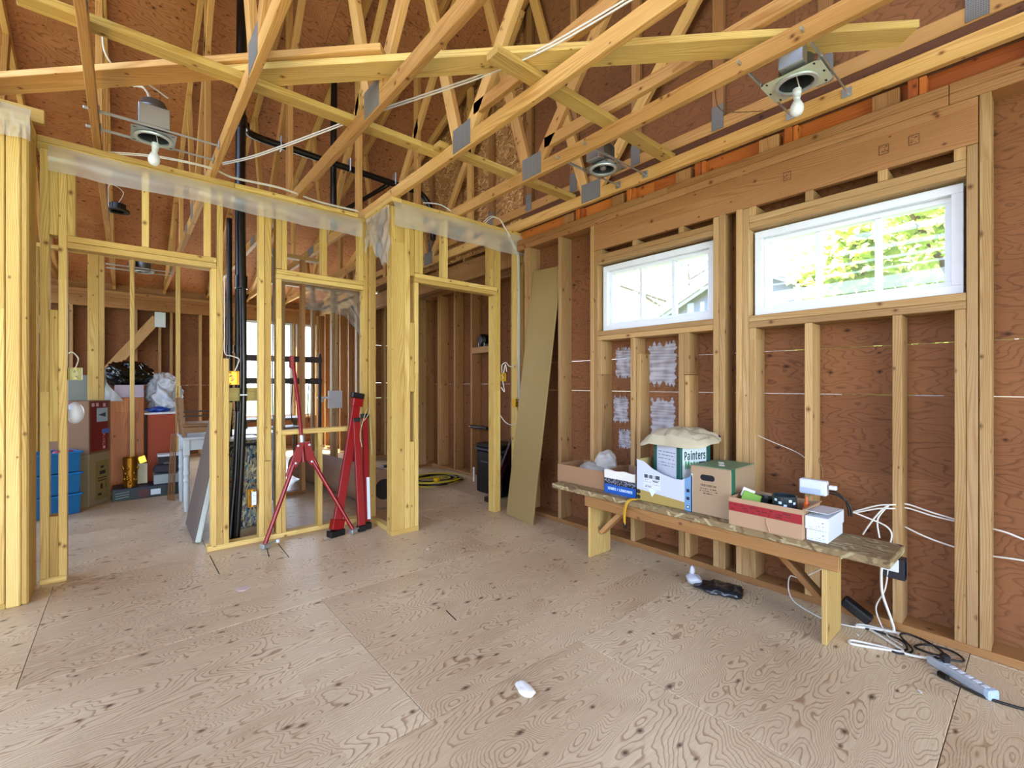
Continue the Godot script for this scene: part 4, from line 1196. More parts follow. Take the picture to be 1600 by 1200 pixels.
# ------------------------------------------------------------------ plastic film stapled over the plates
func plastic_film() -> void:
	var n = noise_of(5)
	var strip = func(label, a: Vector3, b: Vector3, top: float, low: float, out: Vector3, sd: float):
		var f = func(u: float, v: float) -> Vector3:
			var p = a.lerp(b, u)
			var wave = n.get_noise_2d(u * 9.0 + sd, v * 2.0)
			var y = lerpf(top, low + 0.010 * n.get_noise_2d(u * 4.0 + sd, 3.0), v)
			var bulge = 0.012 + 0.030 * sin(minf(v * 1.6, 1.0) * PI * 0.75) + 0.008 * wave * v + 0.012 * v
			return Vector3(p.x, y, p.z) + out * bulge - a
		var t = thing("plastic_sheet", label, "plastic sheet", a, "plastic film strips on the stud walls")
		surface(t, "film", mats["film"], a, 70, 12, f)
	strip.call("clear plastic strip draped along the top of the first partition", Vector3(-0.36, 2.66, -3.938), Vector3(1.58, 2.66, -3.938), 2.672, 2.505, Vector3(0, 0, 1), 0.0)
	strip.call("clear plastic strip draped along the top of the second doorway wall", Vector3(1.625, 2.66, -3.398), Vector3(3.05, 2.66, -3.398), 2.685, 2.48, Vector3(0, 0, 1), 20.0)
	strip.call("milky plastic draped over the head of the left stud column", Vector3(-0.66, 2.66, -3.646), Vector3(-0.40, 2.66, -3.646), 2.735, 2.55, Vector3(0, 0, 1), 40.0)
	var f = func(u: float, v: float) -> Vector3:
		var z = lerpf(-3.42, -3.90, u)
		var y = 2.66 - v * (0.36 + 0.12 * sin(u * 5.0 + 1.0) + 0.05 * n.get_noise_2d(u * 5.0, 8.0))
		return Vector3(1.612 - 0.03 * sin(u * PI) * v + 0.015 * n.get_noise_2d(u * 6.0, v * 4.0), y, z) - Vector3(1.61, 2.66, -3.42)
	var t = thing("plastic_sheet", "torn milky plastic hanging in the gap between the two doorway walls", "plastic sheet", Vector3(1.61, 2.66, -3.42), "plastic film strips on the stud walls")
	surface(t, "film", mats["film"], Vector3(1.61, 2.66, -3.42), 24, 20, f)
	var f2 = func(u: float, v: float) -> Vector3:
		return Vector3(1.9 + u * 0.9 + 0.03 * n.get_noise_2d(u * 4.0, v * 3.0), 2.635 - v * (0.35 + 0.5 * pow(u, 6.0)), -6.88 + 0.03 * n.get_noise_2d(u * 5.0 + 3.0, v * 5.0)) - Vector3(1.9, 2.6, -6.88)
	t = thing("plastic_sheet", "white plastic hanging high behind the middle opening", "plastic sheet", Vector3(1.9, 2.6, -6.88), "plastic film strips on the stud walls")
	surface(t, "film", mats["film"], Vector3(1.9, 2.6, -6.88), 20, 12, f2)

# ------------------------------------------------------------------ the red stands in front of the partition
func red_stands() -> void:
	var R = mats["red_enamel"]
	var G = mats["galvanised"]
	var t = thing("tripod_jack", "dark red tripod support with a long pole and clamp feet", "jack", Vector3(1.07, 0, -3.82))
	tube(t, "pole", R, [Vector3(1.070, 0.80, -3.868), Vector3(1.062, 1.12, -3.945), Vector3(1.040, 1.44, -4.02)], 0.0145, 14, 2)
	bx(t, "pole_head", R, Vector3(1.034, 1.40, -4.01), Vector3(0.034, 0.10, 0.035), 0.004)
	lathe(t, "sleeve", paint("steel_bright", Color(0.75, 0.77, 0.78), 0.3, 0.6), Vector3(1.072, 0.725, -3.852), [Vector2(0, 0), Vector2(0.019, 0), Vector2(0.019, 0.085), Vector2(0, 0.085)], 18, Vector3(0, 1, -0.22))
	tube(t, "neck", R, [Vector3(1.072, 0.73, -3.852), Vector3(1.073, 0.60, -3.83)], 0.017, 14, 1)
	for s in [-1.0, 1.0]:
		prism(t, "hinge_plate", R, [Vector2(1.072, 0.76), Vector2(1.072 + s * 0.045, 0.76), Vector2(1.072 + s * 0.085, 0.61), Vector2(1.072 + s * 0.06, 0.565), Vector2(1.072 + s * 0.02, 0.62)], -3.812, -3.806, 1)
		for q in [[0.042, 0.735], [0.060, 0.60]]: lathe(t, "bolt", G, Vector3(1.072 + s * q[0], q[1], -3.807), [Vector2(0, 0), Vector2(0.010, 0), Vector2(0.009, 0.006), Vector2(0, 0.007)], 12, Vector3(0, 0, 1))
	var feet = [Vector3(0.785, 0.035, -3.755), Vector3(1.405, 0.04, -3.66)]
	tube(t, "leg", R, [Vector3(1.015, 0.625, -3.825), feet[0]], 0.0155, 14, 1)
	tube(t, "leg", R, [Vector3(1.130, 0.625, -3.825), feet[1]], 0.0155, 14, 1)
	tube(t, "strut", R, [Vector3(1.035, 0.735, -3.835), Vector3(0.95, 0.50, -3.83)], 0.011, 10, 1)
	tube(t, "strut", R, [Vector3(1.110, 0.735, -3.835), Vector3(1.19, 0.52, -3.80)], 0.011, 10, 1)
	for p in feet:
		bx(t, "foot_clamp", G, p + Vector3(0, -0.012, 0.006), Vector3(0.06, 0.034, 0.05), 0.005, Vector3(0, 0.4, 0))
		tube(t, "clamp_screw", G, [p + Vector3(0.02, -0.01, 0.0), p + Vector3(0.09, 0.0, -0.02)], 0.007, 10, 1)
		lathe(t, "clamp_knob", mats["white_plastic"], p + Vector3(0.09, 0.0, -0.02), [Vector2(0, -0.012), Vector2(0.014, -0.012), Vector2(0.015, 0.008), Vector2(0, 0.012)], 12)
	t = thing("trestle", "folded dark red trestle with black rubber feet leaning on the partition corner", "trestle", Vector3(1.45, 0, -3.76))
	var K = mats["black_plastic"]
	var m1a = Vector3(1.30, 0.10, -3.715); var m1b = Vector3(1.535, 1.06, -3.905)
	bar(t, "leg", R, m1a, m1b, 0.036, 0.068, Vector3(-1, 0.25, 0), 0.004)
	bx(t, "foot_bracket", R, Vector3(1.298, 0.09, -3.71), Vector3(0.10, 0.08, 0.06), 0.004, Vector3(0, 0.2, -0.2))
	bx(t, "rubber_foot", K, Vector3(1.285, 0.026, -3.70), Vector3(0.125, 0.052, 0.075), 0.006, Vector3(0, 0.2, 0))
	bx(t, "head", R, Vector3(1.535, 1.06, -3.90), Vector3(0.092, 0.07, 0.055), 0.004, Vector3(0, 0.1, -0.18))
	bx(t, "rubber_cap", K, Vector3(1.545, 1.118, -3.915), Vector3(0.115, 0.05, 0.05), 0.006, Vector3(0, 0.1, -0.18))
	bar(t, "leg", R, Vector3(1.490, 0.045, -3.69), Vector3(1.515, 0.90, -3.865), 0.034, 0.06, Vector3(1, 0, 0), 0.004)
	bar(t, "leg", R, Vector3(1.555, 0.06, -3.725), Vector3(1.60, 0.93, -3.895), 0.034, 0.048, Vector3(1, 0, 0), 0.004)
	bar(t, "stripe", mats["white_plastic"], Vector3(1.563, 0.08, -3.7075), Vector3(1.582, 0.42, -3.775), 0.002, 0.026, Vector3(1, 0, 0), 0.0)
	for q in [[1.488, -3.688], [1.552, -3.722]]: bx(t, "rubber_foot", K, Vector3(q[0], 0.026, q[1]), Vector3(0.062, 0.052, 0.055), 0.005)
	for q in [[1.517, 0.91, -3.868], [1.602, 0.94, -3.897]]: bx(t, "rubber_cap", K, Vector3(q[0], q[1], q[2]), Vector3(0.062, 0.04, 0.045), 0.004)
	prism(t, "spreader_plate", R, [Vector2(1.41, 0.56), Vector2(1.505, 0.56), Vector2(1.507, 0.74), Vector2(1.47, 0.78)], -3.835, -3.828, 1)
	t = thing("tie_string", "pale string tied round the tops of the red trestle legs", "string", Vector3(1.6, 1.0, -3.87))
	var S = paint("string", Color(0.80, 0.76, 0.55), 0.8)
	tube(t, "strand", S, [Vector3(1.66, 1.02, -3.935), Vector3(1.60, 0.97, -3.87), Vector3(1.535, 0.80, -3.825), Vector3(1.54, 0.68, -3.80)], 0.003, 5)
	tube(t, "strand", S, [Vector3(1.665, 1.03, -3.93), Vector3(1.625, 0.96, -3.865), Vector3(1.575, 0.90, -3.845)], 0.003, 5)
	tube(t, "strand", S, [Vector3(1.66, 1.0, -3.93), Vector3(1.64, 0.85, -3.86), Vector3(1.63, 0.60, -3.80)], 0.003, 5)
	t = thing("leaning_plank", "wide smooth yellow-brown plank leaning into the window wall corner", "plank", Vector3(2.70, 0, -3.07))
	var o = bar(t, "board", wood("spruce"), Vector3(2.695, 0.004, -3.075), Vector3(2.955, 2.28, -2.982), 0.36, 0.018, Vector3(-1, 0.13, 0.0))
	o.material_override = paint("plank", Color(0.55, 0.46, 0.28), 0.5)

# ------------------------------------------------------------------ the bench and what stands on it
func open_box(t, m, x0, x1, z0, z1, y0, h, e = 0.005) -> void:
	bd(t, "base_panel", m, x0, x1, y0, y0 + e, z0, z1, 0.001)
	bd(t, "front_panel", m, x0, x0 + e, y0 + e, y0 + h, z0, z1, 0.001)
	bd(t, "back_panel", m, x1 - e, x1, y0 + e, y0 + h, z0, z1, 0.001)
	bd(t, "end_panel", m, x0 + e, x1 - e, y0 + e, y0 + h, z0, z0 + e, 0.001)
	bd(t, "end_panel", m, x0 + e, x1 - e, y0 + e, y0 + h, z1 - e, z1, 0.001)

func scribble(w: int, h: int, bg: Color, ink: Color, rows: Array) -> ImageTexture:
	var im = Image.create(w, h, false, Image.FORMAT_RGB8)
	im.fill(bg)
	for r in rows:      # [y, height, x from, x to, fill share]
		var x = int(r[2])
		while x < r[3]:
			var k = rng.randi_range(1, 4)
			if rng.randf() < r[4]: im.fill_rect(Rect2i(x, r[0], mini(k, int(r[3]) - x), r[1]), ink)
			x += k
	return ImageTexture.create_from_image(im)

func printed(parent, called, m, at: Vector3, size: Vector2, turn: Vector3):
	var q = PlaneMesh.new()
	q.size = size
	q.orientation = PlaneMesh.FACE_Z
	var o = commit(parent, called, q, m, at)
	o.rotation = turn
	return o

func bench_and_boxes() -> void:
	var FACE_LEFT = Vector3(0, -PI / 2, 0)     # prints that face the room (-x)
	var b = thing("bench", "long plank bench on two board legs below the windows", "bench", Vector3(2.6, 0, -1.4))
	var top = paint("bench_top", Color(0.80, 0.92, 1.0), 0.75, 0.0, tex["strand"])
	ply(b, "top_board", top, 2.445, 2.745, 0.440, 0.475, -2.42, -0.43, 2, 0.1, 0.2, 0.004)
	var ap = paint("bench_apron", Color(0.68, 0.57, 0.44), 0.55, 0.0, tex["lumber"])
	bd(b, "apron", ap, 2.470, 2.489, 0.360, 0.439, -2.122, -0.616, 0.004)
	bd(b, "apron", ap, 2.716, 2.738, 0.360, 0.439, -2.122, -0.616, 0.004)
	var lm = paint("bench_leg", Color(0.82, 0.79, 0.64), 0.6, 0.0, tex["lumber_b"])
	for z in [-0.69, -2.105]:
		bd(b, "leg", lm, 2.4895, 2.7155, 0.0, 0.4395, z, z + 0.022, 0.002, 1)
		var s = -1.0 if z > -1.0 else 1.0
		bar(b, "brace", wood("fir"), Vector3(2.60, 0.16, z + (0.0 if s < 0 else 0.022) + s * 0.018), Vector3(2.60, 0.425, z + s * 0.30), 0.06, 0.03)
	var Y = 0.4752
	var card = mats["cardboard"]
	# A: open brown tray with a plastic bag
	var t = thing("cardboard_box", "open shallow brown cardboard tray at the far end of the bench", "box", Vector3(2.70, Y, -2.23), "boxes on the bench")
	open_box(t, card, 2.555, 2.86, -2.465, -2.015, Y, 0.128)
	t = thing("plastic_bag", "crumpled clear plastic bag sticking out of the shallow brown tray", "bag", Vector3(2.68, Y + 0.006, -2.2))
	lump(t, "bag_body", mats["film"], Vector3(2.69, Y + 0.075, -2.20), Vector3(0.20, 0.13, 0.26), 2.2, 0.35, 1.1, 4)
	lump(t, "bag_neck", mats["film"], Vector3(2.72, Y + 0.175, -2.12), Vector3(0.12, 0.12, 0.14), 2.0, 0.4, 1.4, 5)
	# B: blue printed box
	t = thing("cardboard_box", "small open blue and white printed fruit box next to the brown tray", "box", Vector3(2.62, Y, -1.85), "boxes on the bench")
	open_box(t, paint("carton_light", Color(0.60, 0.46, 0.34), 0.8), 2.52, 2.80, -1.985, -1.725, Y, 0.155)
	printed(t, "printed_band", paint("print_blue", Color(0.02, 0.30, 0.62), 0.5), Vector3(2.5194, Y + 0.031, -1.855), Vector2(0.258, 0.062), FACE_LEFT)
	var speck = scribble(128, 24, Color(0.04, 0.05, 0.09), Color(0.55, 0.56, 0.62), [[2, 3, 0, 128, 0.4], [6, 3, 0, 128, 0.4], [10, 3, 0, 128, 0.5], [14, 3, 0, 128, 0.4], [18, 3, 0, 128, 0.4]])
	printed(t, "printed_band", paint("print_speckle", Color.WHITE, 0.5, 0.0, speck), Vector3(2.5194, Y + 0.083, -1.855), Vector2(0.258, 0.042), FACE_LEFT)
	words_on(t, "lettering", "LIMES / LIMONES", paint("ink_white", Color(0.80, 0.88, 0.95), 0.6), Vector3(2.519, Y + 0.034, -1.855), 0.024, FACE_LEFT, 1.0)
	var paper = paint("paper", Color(0.84, 0.83, 0.78), 0.8)
	t = thing("folded_paper", "white folded paper hanging over the front of the blue fruit box", "paper", Vector3(2.52, Y + 0.10, -1.855))
	var pf = func(u: float, v: float) -> Vector3:
		var z = lerpf(-1.982, -1.735, u)
		if v < 0.55: return Vector3(2.517 - 0.002 * sin(u * 9.0), Y + lerpf(0.103, 0.160, v / 0.55), z)
		var k = (v - 0.55) / 0.45
		return Vector3(2.517 + k * 0.08, Y + 0.160 - k * 0.03 + 0.004 * sin(u * 12.0), z)
	surface(t, "sheet", paper, Vector3(0, 0, 0), 12, 12, pf, 0.0015)
	# C: large white and gold carton with a torn front
	t = thing("cardboard_box", "large torn white and gold carton with a blue stripe", "box", Vector3(2.66, Y, -1.53), "boxes on the bench")
	var cx0 = 2.502; var cz0 = -1.715; var cz1 = -1.338
	var white = paint("carton_white", Color(0.74, 0.76, 0.80), 0.6)
	bd(t, "base_panel", card, cx0, 2.86, Y, Y + 0.005, cz0, cz1, 0.001)
	bd(t, "back_panel", card, 2.855, 2.86, Y + 0.005, Y + 0.26, cz0, cz1, 0.001)
	prism(t, "end_panel", paint("carton_kraft", Color(0.70, 0.60, 0.38), 0.8), [Vector2(cx0, Y), Vector2(2.855, Y), Vector2(2.855, Y + 0.26), Vector2(cx0, Y + 0.262)], cz0, cz0 + 0.005, 1)
	prism(t, "end_panel", white, [Vector2(cx0, Y), Vector2(2.855, Y), Vector2(2.855, Y + 0.26), Vector2(2.62, Y + 0.22), Vector2(cx0, Y + 0.225)], cz1 - 0.005, cz1, 1)
	prism(t, "front_panel", white, [Vector2(cz0, Y + 0.075), Vector2(cz1 - 0.045, Y + 0.05), Vector2(cz1 - 0.045, Y + 0.19), Vector2(-1.40, Y + 0.178), Vector2(-1.45, Y + 0.177), Vector2(-1.53, Y + 0.192), Vector2(-1.60, Y + 0.218), Vector2(-1.66, Y + 0.255), Vector2(cz0, Y + 0.264)], cx0, cx0 + 0.004, 0)
	prism(t, "gold_panel", paint("print_gold", Color(0.62, 0.53, 0.27), 0.55), [Vector2(cz0, Y), Vector2(cz1 - 0.045, Y), Vector2(cz1 - 0.045, Y + 0.0495), Vector2(cz0, Y + 0.0745)], cx0, cx0 + 0.004, 0)
	prism(t, "blue_panel", paint("print_pale_blue", Color(0.40, 0.56, 0.70), 0.5), [Vector2(cz1 - 0.0445, Y), Vector2(cz1, Y), Vector2(cz1, Y + 0.215), Vector2(cz1 - 0.02, Y + 0.20), Vector2(cz1 - 0.0445, Y + 0.19)], cx0, cx0 + 0.004, 0)
	for q in [0.035, 0.085, 0.13]: printed(t, "printed_mark", paint("ink_navy", Color(0.05, 0.08, 0.16), 0.6), Vector3(cx0 - 0.0006, Y + q - 0.008, cz1 - 0.024), Vector2(0.018, 0.018), FACE_LEFT)
	lathe(t, "printed_mark", paint("ink_white", Color.WHITE), Vector3(cx0 - 0.0008, Y + 0.027, cz1 - 0.024), [Vector2(0, 0), Vector2(0.006, 0), Vector2(0, 0.0004)], 14, Vector3(-1, 0, 0))
	for q in [0.025, 0.058]: lathe(t, "printed_mark", paint("ink_dark_round", Color(0.10, 0.10, 0.07), 0.5), Vector3(cx0 - 0.0004, Y + q, cz0 + 0.018), [Vector2(0, 0), Vector2(0.014, 0), Vector2(0, 0.0004)], 18, Vector3(-1, 0, 0))
	var bars = scribble(96, 64, Color(0.80, 0.82, 0.84), Color(0.22, 0.24, 0.28), [[3, 16, 4, 92, 0.55], [24, 2, 6, 30, 0.7], [28, 2, 6, 26, 0.5], [24, 2, 50, 90, 0.7], [28, 4, 52, 86, 0.8], [36, 1, 4, 44, 0.9], [44, 1, 50, 92, 0.9], [50, 2, 8, 44, 0.7], [55, 3, 8, 44, 0.85]])
	printed(t, "shipping_label", paint("print_label", Color.WHITE, 0.6, 0.0, bars), Vector3(cx0 - 0.0006, Y + 0.135, -1.60), Vector2(0.12, 0.09), FACE_LEFT)
	prism(t, "printed_mark", paint("ink_white", Color.WHITE), [Vector2(-1.625, Y + 0.088), Vector2(-1.57, Y + 0.085), Vector2(-1.60, Y + 0.04)], cx0 - 0.0006, cx0 - 0.0001, 0)
	# P: teal and white rag box standing inside C
	t = local(thing("cardboard_box", "green and white printed box standing inside the torn white carton", "box", Vector3(2.675, Y + 0.006, -1.500), "boxes on the bench"))
	t.rotation.y = deg_to_rad(-17.0)
	var teal = paint("carton_teal", Color(0.02, 0.30, 0.27), 0.5)
	bd(t, "carton", teal, -0.12, 0.12, 0.0, 0.375, -0.12, 0.12, 0.004)
	var lines = scribble(96, 128, Color(0.74, 0.76, 0.80), Color(0.30, 0.36, 0.45), [[22, 2, 6, 90, 0.75], [32, 2, 6, 88, 0.75], [42, 2, 6, 90, 0.75], [54, 2, 8, 90, 0.7], [62, 2, 8, 86, 0.7]])
	printed(t, "printed_panel", paint("print_lines", Color.WHITE, 0.55, 0.0, lines), Vector3(-0.1206, 0.23, 0.0), Vector2(0.17, 0.27), FACE_LEFT)
	printed(t, "printed_panel", paint("print_white", Color(0.78, 0.82, 0.83), 0.55), Vector3(-0.012, 0.25, 0.1206), Vector2(0.19, 0.24), Vector3.ZERO)
	words_on(t, "lettering", "Painters", paint("ink_teal", Color(0.02, 0.24, 0.24), 0.6), Vector3(-0.010, 0.305, 0.121), 0.072, Vector3.ZERO, 0.60)
	words_on(t, "lettering", "Mate", paint("ink_green", Color(0.20, 0.58, 0.33), 0.6), Vector3(-0.036, 0.250, 0.121), 0.068, Vector3.ZERO, 0.66)
	bx(t, "brush_mark", paint("ink_teal", Color.WHITE), Vector3(0.050, 0.258, 0.121), Vector3(0.056, 0.016, 0.0006), 0.0)
	bx(t, "brush_mark", paint("ink_teal", Color.WHITE), Vector3(0.071, 0.236, 0.121), Vector3(0.009, 0.034, 0.0006), 0.0)
	# the folded canvas lying over it
	t = thing("drop_cloth", "cream folded canvas drop cloth slumped over the green and white box", "cloth", Vector3(2.67, Y + 0.386, -1.5))
	var canvas = paint("canvas", Color(0.70, 0.66, 0.55), 0.9)
	var n = noise_of(9)
	var cloth = func(u: float, v: float) -> Vector3:
		var a = u * TAU
		var sq = pow(absf(sin(v * PI)), 0.5)
		var corner = pow(pow(absf(cos(a)), 4.0) + pow(absf(sin(a)), 4.0), -0.25)
		var r = corner * sq * (1.0 + 0.07 * n.get_noise_2d(cos(a) * 1.3, sin(a) * 1.3 + 4.0))
		var p = Vector3(cos(a) * 0.165 * r, 0, sin(a) * 0.225 * r)
		var up = v > 0.5
		var e = absf(p.z) / 0.23
		var yy = 0.0
		if up:
			yy = 0.086 * (1.0 - 0.62 * e * e) * (1.0 - 0.25 * pow(absf(p.x) / 0.17, 3.0))
			yy += 0.010 * n.get_noise_2d(p.x * 7.0, p.z * 12.0) - 0.010 * pow(1.0 - absf(n.get_noise_2d(p.z * 7.0 + p.x * 3.0, p.x * 5.0)), 8.0)
			yy = lerpf(0.018, yy, clampf((v - 0.5) * 5.0, 0.0, 1.0))
		else:
			yy = 0.018 * clampf(v * 2.0, 0.0, 1.0) * 0.5
		if p.x < -0.08: yy -= (-0.08 - p.x) * 0.30
		if p.z < -0.13: yy -= (-0.13 - p.z) * 0.42
		return Vector3(p.x, yy, p.z)
	surface(t, "canvas_bundle", canvas, Vector3(2.68, Y + 0.383, -1.505), 90, 48, cloth)
	bx(t, "navy_lining", paint("navy", Color(0.03, 0.06, 0.14), 0.8), Vector3(2.74, Y + 0.405, -1.36), Vector3(0.16, 0.02, 0.10), 0.008, Vector3(0.0, 0.1, 0.16))
	# D: kraft archive box with hand hole, green tape
	t = thing("cardboard_box", "tall brown box with a hand hole and green tape", "box", Vector3(2.68, Y, -1.235), "boxes on the bench")
	var kraft = paint("carton_d", Color(0.62, 0.52, 0.40), 0.8)
	var dz0 = -1.352; var dz1 = -1.118; var dx0 = 2.512; var dx1 = 2.825; var dh = 0.272
	bd(t, "carton", kraft, dx0, dx1, Y, Y + dh, dz0, dz1, 0.004)
	var green = paint("tape_green", Color(0.16, 0.40, 0.30), 0.4)
	bd(t, "top_lid", paint("lid_green", Color(0.42, 0.52, 0.38), 0.6), dx0 + 0.004, dx1 - 0.002, Y + dh, Y + dh + 0.004, dz0 + 0.02, dz1 - 0.004, 0.001)
	bd(t, "tape_strip", green, dx0 + 0.004, dx0 + 0.05, Y + 0.03, Y + dh + 0.002, dz1, dz1 + 0.0012, 0.0)
	lathe(t, "hand_hole", paint("hole_dark", Color(0.015, 0.02, 0.035), 0.8), Vector3(dx0 - 0.0004, Y + 0.212, -1.275), [Vector2(0, 0), Vector2(0.017, 0), Vector2(0, 0.0003)], 16, Vector3(-1, 0, 0))
	lathe(t, "hand_hole", paint("hole_dark", Color.WHITE), Vector3(dx0 - 0.0004, Y + 0.212, -1.225), [Vector2(0, 0), Vector2(0.017, 0), Vector2(0, 0.0003)], 16, Vector3(-1, 0, 0))
	printed(t, "hand_hole", paint("hole_dark", Color.WHITE), Vector3(dx0 - 0.0007, Y + 0.212, -1.25), Vector2(0.05, 0.034), FACE_LEFT)
	words_on(t, "lettering", "THIS SIDE UP", paint("ink_brown", Color(0.16, 0.11, 0.07), 0.7), Vector3(dx0 - 0.0005, Y + 0.168, -1.245), 0.015, FACE_LEFT)
	var small = scribble(96, 40, Color(0.62, 0.52, 0.40), Color(0.32, 0.24, 0.17), [[3, 6, 8, 88, 0.6], [16, 6, 4, 94, 0.6], [29, 6, 22, 76, 0.6]])
	printed(t, "printed_lines", paint("print_small", Color.WHITE, 0.8, 0.0, small), Vector3(dx0 - 0.0005, Y + 0.135, -1.245), Vector2(0.11, 0.04), FACE_LEFT)
	for q in [[2.62, -1.22], [2.70, -1.26]]: bx(t, "label_scrap", paper, Vector3(q[0], Y + dh + 0.005, q[1]), Vector3(0.05, 0.0015, 0.03), 0.0, Vector3(0, 0.5, 0))
	# E: open box with the red band and its contents
	t = thing("cardboard_box", "open worn brown box with a red band near the bench end", "box", Vector3(2.56, Y, -0.93), "boxes on the bench")
	var worn = paint("carton_e", Color(0.66, 0.53, 0.40), 0.8)
	open_box(t, worn, 2.45, 2.70, -1.103, -0.757, Y, 0.145)
	var redp = scribble(128, 32, Color(0.55, 0.05, 0.09), Color(0.36, 0.02, 0.05), [[6, 4, 10, 120, 0.35], [14, 4, 20, 110, 0.4], [22, 4, 5, 100, 0.3]])
	printed(t, "printed_band", paint("print_red", Color.WHITE, 0.5, 0.0, redp), Vector3(2.4494, Y + 0.098, -0.93), Vector2(0.345, 0.046), FACE_LEFT)
	bd(t, "flap", worn, 2.452, 2.70, Y + 0.145, Y + 0.150, -0.757, -0.745, 0.001)
	tube(t, "crease", worn, [Vector3(2.448, Y + 0.07, -0.915), Vector3(2.446, Y + 0.045, -0.912), Vector3(2.448, Y + 0.004, -0.90)], 0.004, 6, 3)
	var jar = thing("glass_jar", "dark glass jar with white print in the red-banded box", "jar", Vector3(2.57, Y + 0.0055, -0.875))
	lathe(jar, "jar_body", paint("jar_dark", Color(0.17, 0.20, 0.21), 0.15), Vector3(2.57, Y + 0.0055, -0.875), [Vector2(0, 0), Vector2(0.052, 0), Vector2(0.056, 0.01), Vector2(0.056, 0.168), Vector2(0.053, 0.172), Vector2(0.05, 0.168), Vector2(0.048, 0.12), Vector2(0, 0.12)], 30)
	for k in 5: bx(jar, "printed_mark", paint("ink_white", Color.WHITE), Vector3(2.57 - 0.0565 * cos(k * 0.4 - 0.4), Y + 0.158 - 0.012 * (k % 3), -0.875 + 0.0565 * sin(k * 0.4 - 0.4)), Vector3(0.001, 0.012, 0.014), 0.0, Vector3(0, k * 0.4 - 0.4, 0))
	var lid = thing("tape_roll", "black round roll of tape lying in the red-banded box", "tape", Vector3(2.60, Y + 0.0055, -0.978))
	lathe(lid, "tape_ring", mats["black_plastic"], Vector3(2.60, Y + 0.0055, -0.978), [Vector2(0, 0), Vector2(0.044, 0), Vector2(0.045, 0.135), Vector2(0.038, 0.138), Vector2(0.03, 0.12), Vector2(0.0, 0.12)], 24)
	var pk = thing("packet", "green and white seed-like packet poking out of the red-banded box", "packet", Vector3(2.52, Y + 0.0055, -1.04))
	bx(pk, "pouch", paint("packet_green", Color(0.45, 0.62, 0.18), 0.4), Vector3(2.525, Y + 0.105, -1.03), Vector3(0.012, 0.13, 0.09), 0.004, Vector3(0.25, 0.2, -0.5))
	bx(pk, "pouch_top", paper, Vector3(2.56, Y + 0.155, -1.05), Vector3(0.008, 0.05, 0.06), 0.003, Vector3(0.3, 0.2, -0.4))
	var sk = thing("sandpaper_sheet", "grey curved sheet standing in the red-banded box", "sheet", Vector3(2.6, Y + 0.0055, -1.0))
	surface(sk, "sheet", paint("sheet_grey", Color(0.26, 0.26, 0.28), 0.8), Vector3.ZERO, 10, 6, func(u, v): return Vector3(2.59 + 0.06 * sin(u * 2.0), Y + 0.006 + 0.15 * v * (1.0 - 0.3 * u), -1.05 + u * 0.11), 0.002)
	var noz = thing("glue_nozzle", "orange glue bottle tip beside the dark jar", "bottle", Vector3(2.60, Y + 0.0055, -0.785))
	lathe(noz, "bottle_tip", paint("orange_plastic", Color(0.80, 0.36, 0.12), 0.4), Vector3(2.60, Y + 0.0055, -0.785), [Vector2(0, 0), Vector2(0.017, 0), Vector2(0.018, 0.11), Vector2(0.012, 0.122), Vector2(0.012, 0.142), Vector2(0.006, 0.152), Vector2(0.005, 0.175), Vector2(0, 0.177)], 18)
	# W: two small white boxes
	var dots = scribble(96, 40, Color(0.82, 0.84, 0.87), Color(0.35, 0.38, 0.44), [[8, 2, 6, 90, 0.1], [14, 3, 50, 86, 0.3], [20, 2, 14, 36, 0.6], [26, 3, 50, 84, 0.2], [34, 1, 6, 80, 0.4]])
	var wm = paint("carton_bright", Color(0.82, 0.84, 0.86), 0.55)
	for q in [[Y, 0.055, -0.752, -0.664, 2.488, 2.725, "lower of the two white cartons at the end of the bench"], [Y + 0.0555, 0.062, -0.754, -0.660, 2.478, 2.730, "upper white carton with a lifted lid at the bench end"]]:
		t = thing("white_carton", q[6], "box", Vector3(2.6, q[0], -0.71), "white cartons")
		bd(t, "carton", wm, q[4], q[5], q[0], q[0] + q[1], q[2], q[3], 0.002)
		printed(t, "printed_label", paint("print_dots", Color.WHITE, 0.6, 0.0, dots), Vector3(q[4] - 0.0006, q[0] + q[1] * 0.5, (q[2] + q[3]) * 0.5), Vector2(0.084, q[1] * 0.9), FACE_LEFT)
		if q[0] > Y + 0.01:
			prism(t, "lifted_lid", wm, [Vector2(2.478, q[0] + q[1] + 0.022), Vector2(2.73, q[0] + q[1] + 0.001), Vector2(2.73, q[0] + q[1] + 0.003), Vector2(2.478, q[0] + q[1] + 0.024)], -0.756, -0.66, 1)
	# things on the wall behind the bench
	t = thing("wifi_modem", "slim white modem box fixed to the stud behind the bench", "modem", Vector3(2.88, 0.62, -0.83))
	bx(t, "casing", mats["white_plastic"], Vector3(2.884, 0.655, -0.835), Vector3(0.05, 0.08, 0.13), 0.006)
	bx(t, "vent_panel", paint("panel_grey", Color(0.70, 0.75, 0.82), 0.5), Vector3(2.858, 0.635, -0.845), Vector3(0.002, 0.03, 0.10), 0.0)
	bx(t, "plug", mats["white_plastic"], Vector3(2.88, 0.665, -0.745), Vector3(0.025, 0.022, 0.035), 0.003)
	for k in 2: tube(t, "lead", mats["black_plastic"], [Vector3(2.88, 0.645 - k * 0.012, -0.76), Vector3(2.875, 0.64 - k * 0.012, -0.72), Vector3(2.88, 0.60 - k * 0.01, -0.685 + k * 0.012), Vector3(2.885, 0.53, -0.675 + k * 0.012)], 0.0045, 7)
	tube(t, "wire", paint("cord_brown", Color.WHITE), [Vector3(2.905, 0.705, -0.80), Vector3(2.90, 0.76, -0.80), Vector3(2.90, 0.80, -0.815), Vector3(2.902, 0.83, -0.80)], 0.003, 6)
